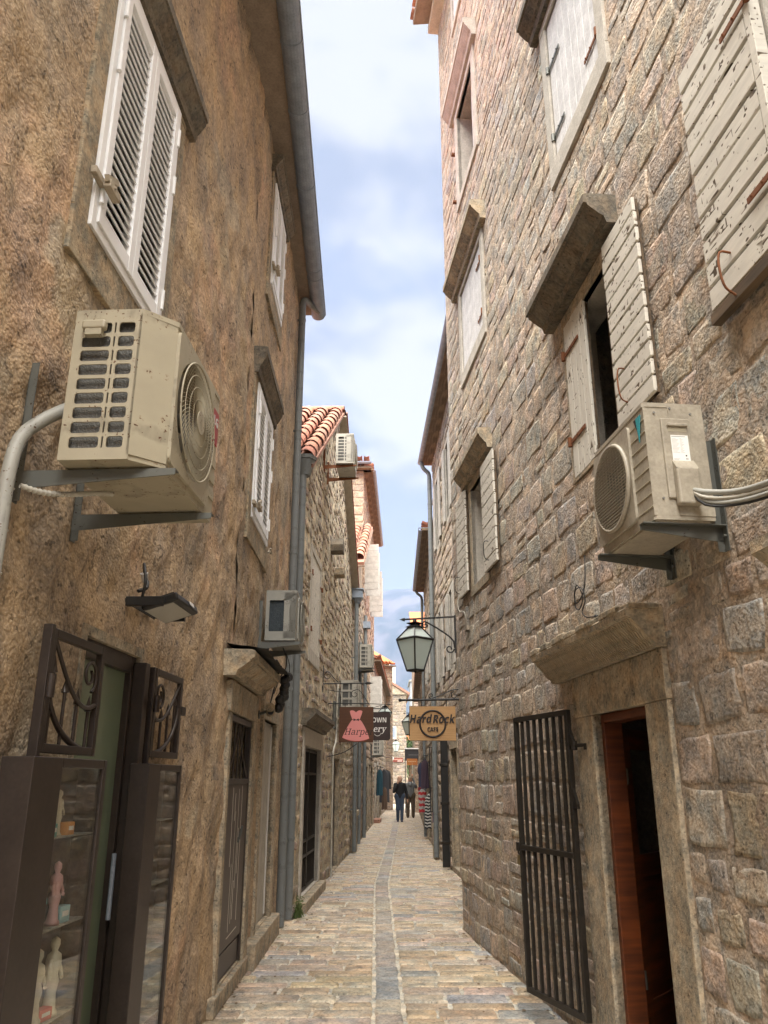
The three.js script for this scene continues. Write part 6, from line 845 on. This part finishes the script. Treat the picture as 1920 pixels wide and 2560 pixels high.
{ const t = new THREE.Group(); t.name = numbered('fallen_leaves'); scene.add(t); tag(t, 'dry leaves and grit lying along the foot of the walls', null, null, 'stuff'); const b = gb(); for (let i = 0; i < 420; i++) { const left = rnd() < 0.65, D = R(6.5, 16), x = left ? LX(D) + 0.05 + 0.5 * rnd() ** 3 : RX(D) - 0.05 - 0.5 * rnd() ** 3; b.add(new THREE.CircleGeometry(R(0.006, 0.018), 5), x, 0.012 + R(0, 0.004), -D, -Math.PI / 2 + R(-0.3, 0.3), 0, R(0, 6)); } b.build('leaves', std([0.12, 0.075, 0.035], 0.9), t); }

// ---------------------------------------------------------------- people: one skin from tapered bones
function skin(bones, cell, k, mat, name, parent) { // naive surface nets over a smooth union of tapered capsules
  let lo = [9, 9, 9], hi = [-9, -9, -9]; for (const b of bones) for (let c = 0; c < 3; c++) { lo[c] = Math.min(lo[c], b[c] - b[6], b[c + 3] - b[7]); hi[c] = Math.max(hi[c], b[c] + b[6], b[c + 3] + b[7]); } lo = lo.map(v => v - 3 * cell); const n = hi.map((v, c) => Math.ceil((v + 3 * cell - lo[c]) / cell) + 1);
  const f = new Float32Array(n[0] * n[1] * n[2]), id = (x, y, z) => (z * n[1] + y) * n[0] + x;
  for (let z = 0; z < n[2]; z++) for (let y = 0; y < n[1]; y++) for (let x = 0; x < n[0]; x++) { const p = [lo[0] + x * cell, lo[1] + y * cell, lo[2] + z * cell]; let s = 0; for (const b of bones) { const d = [b[3] - b[0], b[4] - b[1], b[5] - b[2]], e = [p[0] - b[0], p[1] - b[1], p[2] - b[2]], l = d[0] * d[0] + d[1] * d[1] + d[2] * d[2] + 1e-9, t = Math.max(0, Math.min(1, (d[0] * e[0] + d[1] * e[1] + d[2] * e[2]) / l)); const fl = b[8] || 1, q = Math.hypot(e[0] - d[0] * t, e[1] - d[1] * t, (e[2] - d[2] * t) * fl) - mix(b[6], b[7], t); s += Math.exp(-q / k); } f[id(x, y, z)] = -k * Math.log(s + 1e-30); }
  const vid = new Int32Array(f.length).fill(-1), pos = [], idx = [];
  for (let z = 0; z + 1 < n[2]; z++) for (let y = 0; y + 1 < n[1]; y++) for (let x = 0; x + 1 < n[0]; x++) { let c = 0, a = [0, 0, 0]; const v = []; for (let i = 0; i < 8; i++) v.push(f[id(x + (i & 1), y + (i >> 1 & 1), z + (i >> 2))]); for (let i = 0; i < 8; i++) for (const bit of [1, 2, 4]) if (!(i & bit)) { const j = i | bit; if ((v[i] < 0) !== (v[j] < 0)) { const t = v[i] / (v[i] - v[j]); a[0] += (i & 1) + (bit === 1 ? t : 0); a[1] += (i >> 1 & 1) + (bit === 2 ? t : 0); a[2] += (i >> 2) + (bit === 4 ? t : 0); c++; } } if (c) { vid[id(x, y, z)] = pos.length / 3; pos.push(lo[0] + (x + a[0] / c) * cell, lo[1] + (y + a[1] / c) * cell, lo[2] + (z + a[2] / c) * cell); } }
  const quad = (a, b, c, d, flip) => { if (flip) idx.push(a, c, b, a, d, c); else idx.push(a, b, c, a, c, d); };
  for (let z = 1; z + 1 < n[2]; z++) for (let y = 1; y + 1 < n[1]; y++) for (let x = 1; x + 1 < n[0]; x++) { const s = f[id(x, y, z)] < 0; if (s !== f[id(x + 1, y, z)] < 0) quad(vid[id(x, y - 1, z - 1)], vid[id(x, y, z - 1)], vid[id(x, y, z)], vid[id(x, y - 1, z)], !s); if (s !== f[id(x, y + 1, z)] < 0) quad(vid[id(x - 1, y, z - 1)], vid[id(x - 1, y, z)], vid[id(x, y, z)], vid[id(x, y, z - 1)], !s); if (s !== f[id(x, y, z + 1)] < 0) quad(vid[id(x - 1, y - 1, z)], vid[id(x, y - 1, z)], vid[id(x, y, z)], vid[id(x - 1, y, z)], !s); }
  const g = new THREE.BufferGeometry(); g.setAttribute('position', new THREE.Float32BufferAttribute(pos, 3)); g.setIndex(idx); g.computeVertexNormals(); return put(new THREE.Mesh(g, mat), name, parent);
}
const skinM = std([0.42, 0.24, 0.16], 0.6);
function hand(p, dir, fw) { // palm and five fingers from the wrist p; dir finger direction, fw across the palm
  const d = V(...dir).normalize(), a = V(...fw).normalize(), P = (u, v) => [p[0] + d.x * u + a.x * v, p[1] + d.y * u + a.y * v, p[2] + d.z * u + a.z * v], o = [[...P(0, 0), ...P(0.08, 0), 0.026, 0.034]]; [0.072, 0.08, 0.075, 0.06].forEach((l, i) => { const v = -0.03 + i * 0.02; o.push([...P(0.08, v), ...P(0.08 + l, v * 1.15), 0.010, 0.008]); }); o.push([...P(0.03, -0.03), ...P(0.085, -0.065), 0.012, 0.009]); return o;
}
function head(cx, cy, cz, fz) { // fz: +1 looks to the viewer
  return [[cx, cy, cz, cx, cy + 0.06, cz - 0.01 * fz, 0.082, 0.092], [cx, cy - 0.06, cz + 0.025 * fz, cx, cy, cz + 0.02 * fz, 0.055, 0.072], [cx, cy - 0.01, cz + 0.085 * fz, cx, cy - 0.035, cz + 0.108 * fz, 0.012, 0.016], [cx - 0.082, cy, cz, cx - 0.086, cy - 0.03, cz, 0.018, 0.014], [cx + 0.082, cy, cz, cx + 0.086, cy - 0.03, cz, 0.018, 0.014], [cx, cy - 0.20, cz - 0.01 * fz, cx, cy - 0.06, cz, 0.058, 0.055]];
}
{ // man in black sweater and jeans walking towards the viewer, one hand at his face
  const g = thing('person', 'person in black sweater and blue jeans walking nearer, hand raised to the face', 'person', facing(34.5), [0.64, 0, 0], 0.06);
  const body = [...head(0, 1.60, 0.03, 1), [0, 1.0, 0, 0, 1.38, 0, 0.13, 0.15, 1.3], ...hand([-0.10, 1.46, 0.17], [0.35, 0.7, 0.1], [0.8, -0.4, 0]), ...hand([0.31, 0.86, 0.06], [0.05, -1, 0.1], [0, 0.1, 1])]; skin(body, 0.012, 0.010, skinM, 'body', g);
  skin([[0, 1.0, 0, 0, 1.36, 0, 0.165, 0.185, 1.35], [-0.17, 1.42, 0, 0.17, 1.42, 0, 0.07, 0.07], [-0.19, 1.41, 0, -0.24, 1.15, 0.10, 0.068, 0.055], [-0.24, 1.15, 0.10, -0.11, 1.43, 0.17, 0.055, 0.042], [0.19, 1.41, 0, 0.27, 1.14, -0.02, 0.068, 0.055], [0.27, 1.14, -0.02, 0.31, 0.89, 0.05, 0.055, 0.042]], 0.014, 0.014, std([0.012, 0.012, 0.013], 0.9), 'sweater', g);
  skin([[-0.09, 0.98, 0, 0.09, 0.98, 0, 0.14, 0.14, 1.25], [-0.09, 0.92, 0, -0.085, 0.50, 0.04, 0.105, 0.075], [-0.085, 0.50, 0.04, -0.075, 0.09, -0.05, 0.075, 0.062], [0.09, 0.92, 0, 0.085, 0.50, 0.06, 0.105, 0.075], [0.085, 0.50, 0.06, 0.07, 0.09, 0.12, 0.075, 0.062]], 0.014, 0.012, std([0.042, 0.06, 0.095], 0.9), 'jeans', g);
  skin([[-0.075, 0.045, -0.06, -0.085, 0.04, 0.09, 0.042, 0.035], [0.07, 0.045, 0.1, 0.07, 0.04, 0.26, 0.042, 0.035]], 0.010, 0.008, std([0.03, 0.03, 0.05], 0.6), 'shoes', g);
  skin([[0, 1.665, -0.035, 0, 1.60, -0.07, 0.078, 0.06], [-0.075, 1.62, -0.01, -0.075, 1.57, -0.02, 0.022, 0.018], [0.075, 1.62, -0.01, 0.075, 1.57, -0.02, 0.022, 0.018]], 0.010, 0.012, std([0.07, 0.045, 0.03], 0.9), 'hair', g);
}
{ // second person, seen from behind, grey hooded top, brown trousers, cap, arm up
  const g = thing('person', 'person seen from behind in grey hooded top and brown trousers, arm raised', 'person', facing(38), [1.18, 0, 0], 0);
  skin([...head(0, 1.58, 0, -1), [0, 1.0, 0, 0, 1.36, 0, 0.13, 0.15, 1.3], ...hand([0.10, 1.70, -0.14], [0.0, 1, -0.05], [1, 0, 0]), ...hand([-0.22, 0.98, -0.16], [0.2, -0.6, -0.6], [1, 0.2, 0])], 0.013, 0.010, skinM, 'body', g);
  skin([[0, 0.98, 0, 0, 1.34, 0, 0.175, 0.19, 1.3], [-0.17, 1.40, 0, 0.17, 1.40, 0, 0.07, 0.07], [-0.20, 1.39, 0, -0.28, 1.14, -0.02, 0.07, 0.058], [-0.28, 1.14, -0.02, -0.22, 0.99, -0.14, 0.056, 0.045], [0.20, 1.39, 0, 0.26, 1.30, -0.14, 0.07, 0.058], [0.26, 1.30, -0.14, 0.12, 1.66, -0.15, 0.056, 0.043], [0, 1.43, 0.08, 0, 1.38, 0.13, 0.10, 0.07]], 0.014, 0.014, std([0.13, 0.135, 0.14], 0.9), 'hooded_top', g);
  skin([[-0.09, 0.96, 0, 0.09, 0.96, 0, 0.15, 0.15, 1.2], [-0.1, 0.90, 0, -0.11, 0.48, 0, 0.11, 0.085], [-0.11, 0.48, 0, -0.12, 0.1, 0.0, 0.085, 0.075], [0.1, 0.90, 0, 0.11, 0.48, 0, 0.11, 0.085], [0.11, 0.48, 0, 0.12, 0.1, 0.03, 0.085, 0.075]], 0.014, 0.012, std([0.085, 0.06, 0.04], 0.9), 'trousers', g);
  skin([[-0.12, 0.045, 0.04, -0.12, 0.04, -0.12, 0.045, 0.038], [0.12, 0.045, 0.06, 0.12, 0.04, -0.10, 0.045, 0.038]], 0.010, 0.008, std([0.04, 0.03, 0.025], 0.6), 'shoes', g);
  skin([[0, 1.655, 0, 0, 1.665, -0.01, 0.098, 0.095], [0, 1.64, -0.09, 0, 1.635, -0.15, 0.05, 0.035, 1]], 0.010, 0.010, std([0.16, 0.12, 0.08], 0.9), 'cap', g);
}
{ const g = thing('placard', 'orange placard on a white stick held up by the person in grey', 'placard', facing(38.16), [1.28, 1.72, 0]); gb().rod([0, -0.02, 0], [0, 0.62, 0], 0.014).build('stick', M.whitePaint, g); gb().rb(-0.24, 0.24, 0.52, 0.80, -0.012, 0.012, 0.004).build('board', std([0.55, 0.20, 0.05], 0.6), g); for (let i = 0; i < 5; i++) gb().bx(-0.18 + i * 0.075, -0.125 + i * 0.075, 0.66, 0.70, 0.012, 0.014).build('lettering', std([0.7, 0.5, 0.3], 0.7), g); }

// ---------------------------------------------------------------- trees on the square
rnd = rngOf(81);
const leafMs = [[0.055, 0.105, 0.022], [0.075, 0.135, 0.03], [0.04, 0.085, 0.022]].map(c => new THREE.MeshPhysicalMaterial({ color: lin(...c), roughness: 0.9, transmission: 0.3, thickness: 0, side: THREE.DoubleSide }));
function tree(label, x, D, h, r) {
  const g = thing('broadleaf_tree', label, 'tree', facing(D), [x, 0, 0], 0, 'trees on the square'), b = gb(); b.cyl(0.1, 0.18, h * 0.5, 0, h * 0.25, 0, 0, 0, 0, 8); const limbs = []; for (let i = 0; i < 7; i++) { const a = i * 0.9 + R(0, 0.4), e = [Math.cos(a) * r * R(0.4, 0.75), h * R(0.6, 0.92), Math.sin(a) * r * R(0.4, 0.75)]; limbs.push(e); b.rod([0, h * R(0.35, 0.5), 0], e, 0.04, 5); } b.build('trunk', M.oldWood, g);
  const leaf = gb(); const c = []; for (let i = 0; i < 26; i++) { const e = pick(limbs); c.push([e[0] + R(-0.5, 0.5) * r, e[1] + R(-0.45, 0.4) * r, e[2] + R(-0.5, 0.5) * r, R(0.25, 0.5) * r]); }
  const pos = []; for (const q of c) for (let i = 0; i < 130; i++) { const u = V(R(-1, 1), R(-1, 1), R(-1, 1)).normalize().multiplyScalar(q[3] * Math.cbrt(R(0.25, 1))), p = V(q[0], q[1], q[2]).add(u), s = R(0.05, 0.12), t1 = V(R(-1, 1), R(-1, 1), R(-1, 1)).normalize(), t2 = t1.clone().cross(V(R(-1, 1), 1, R(-1, 1))).normalize(); for (const [m, n] of [[-1, 0], [0, 0.6], [1, 0], [-1, 0], [1, 0], [0, -0.6]]) { const w = p.clone().addScaledVector(t1, m * s).addScaledVector(t2, n * s); pos.push(w.x, w.y, w.z); } }
  void leaf; const q = new THREE.BufferGeometry(); q.setAttribute('position', new THREE.Float32BufferAttribute(pos, 3)); q.computeVertexNormals(); put(new THREE.Mesh(q, pick(leafMs)), 'crown', g);
}
tree('nearest green tree beyond the dark banner', 2.0, 64, 5.4, 1.7); tree('green tree behind the orange placard', 3.2, 70, 5.0, 1.8); tree('low spreading tree at the right of the square', 1.6, 75, 4.2, 1.8); tree('taller tree at the back right of the square', 4.6, 78, 6.5, 2.0);

// ---------------------------------------------------------------- draw
scene.traverse(o => { if (o.isMesh) { o.castShadow = true; o.receiveShadow = true; } });
renderer.render(scene, camera);
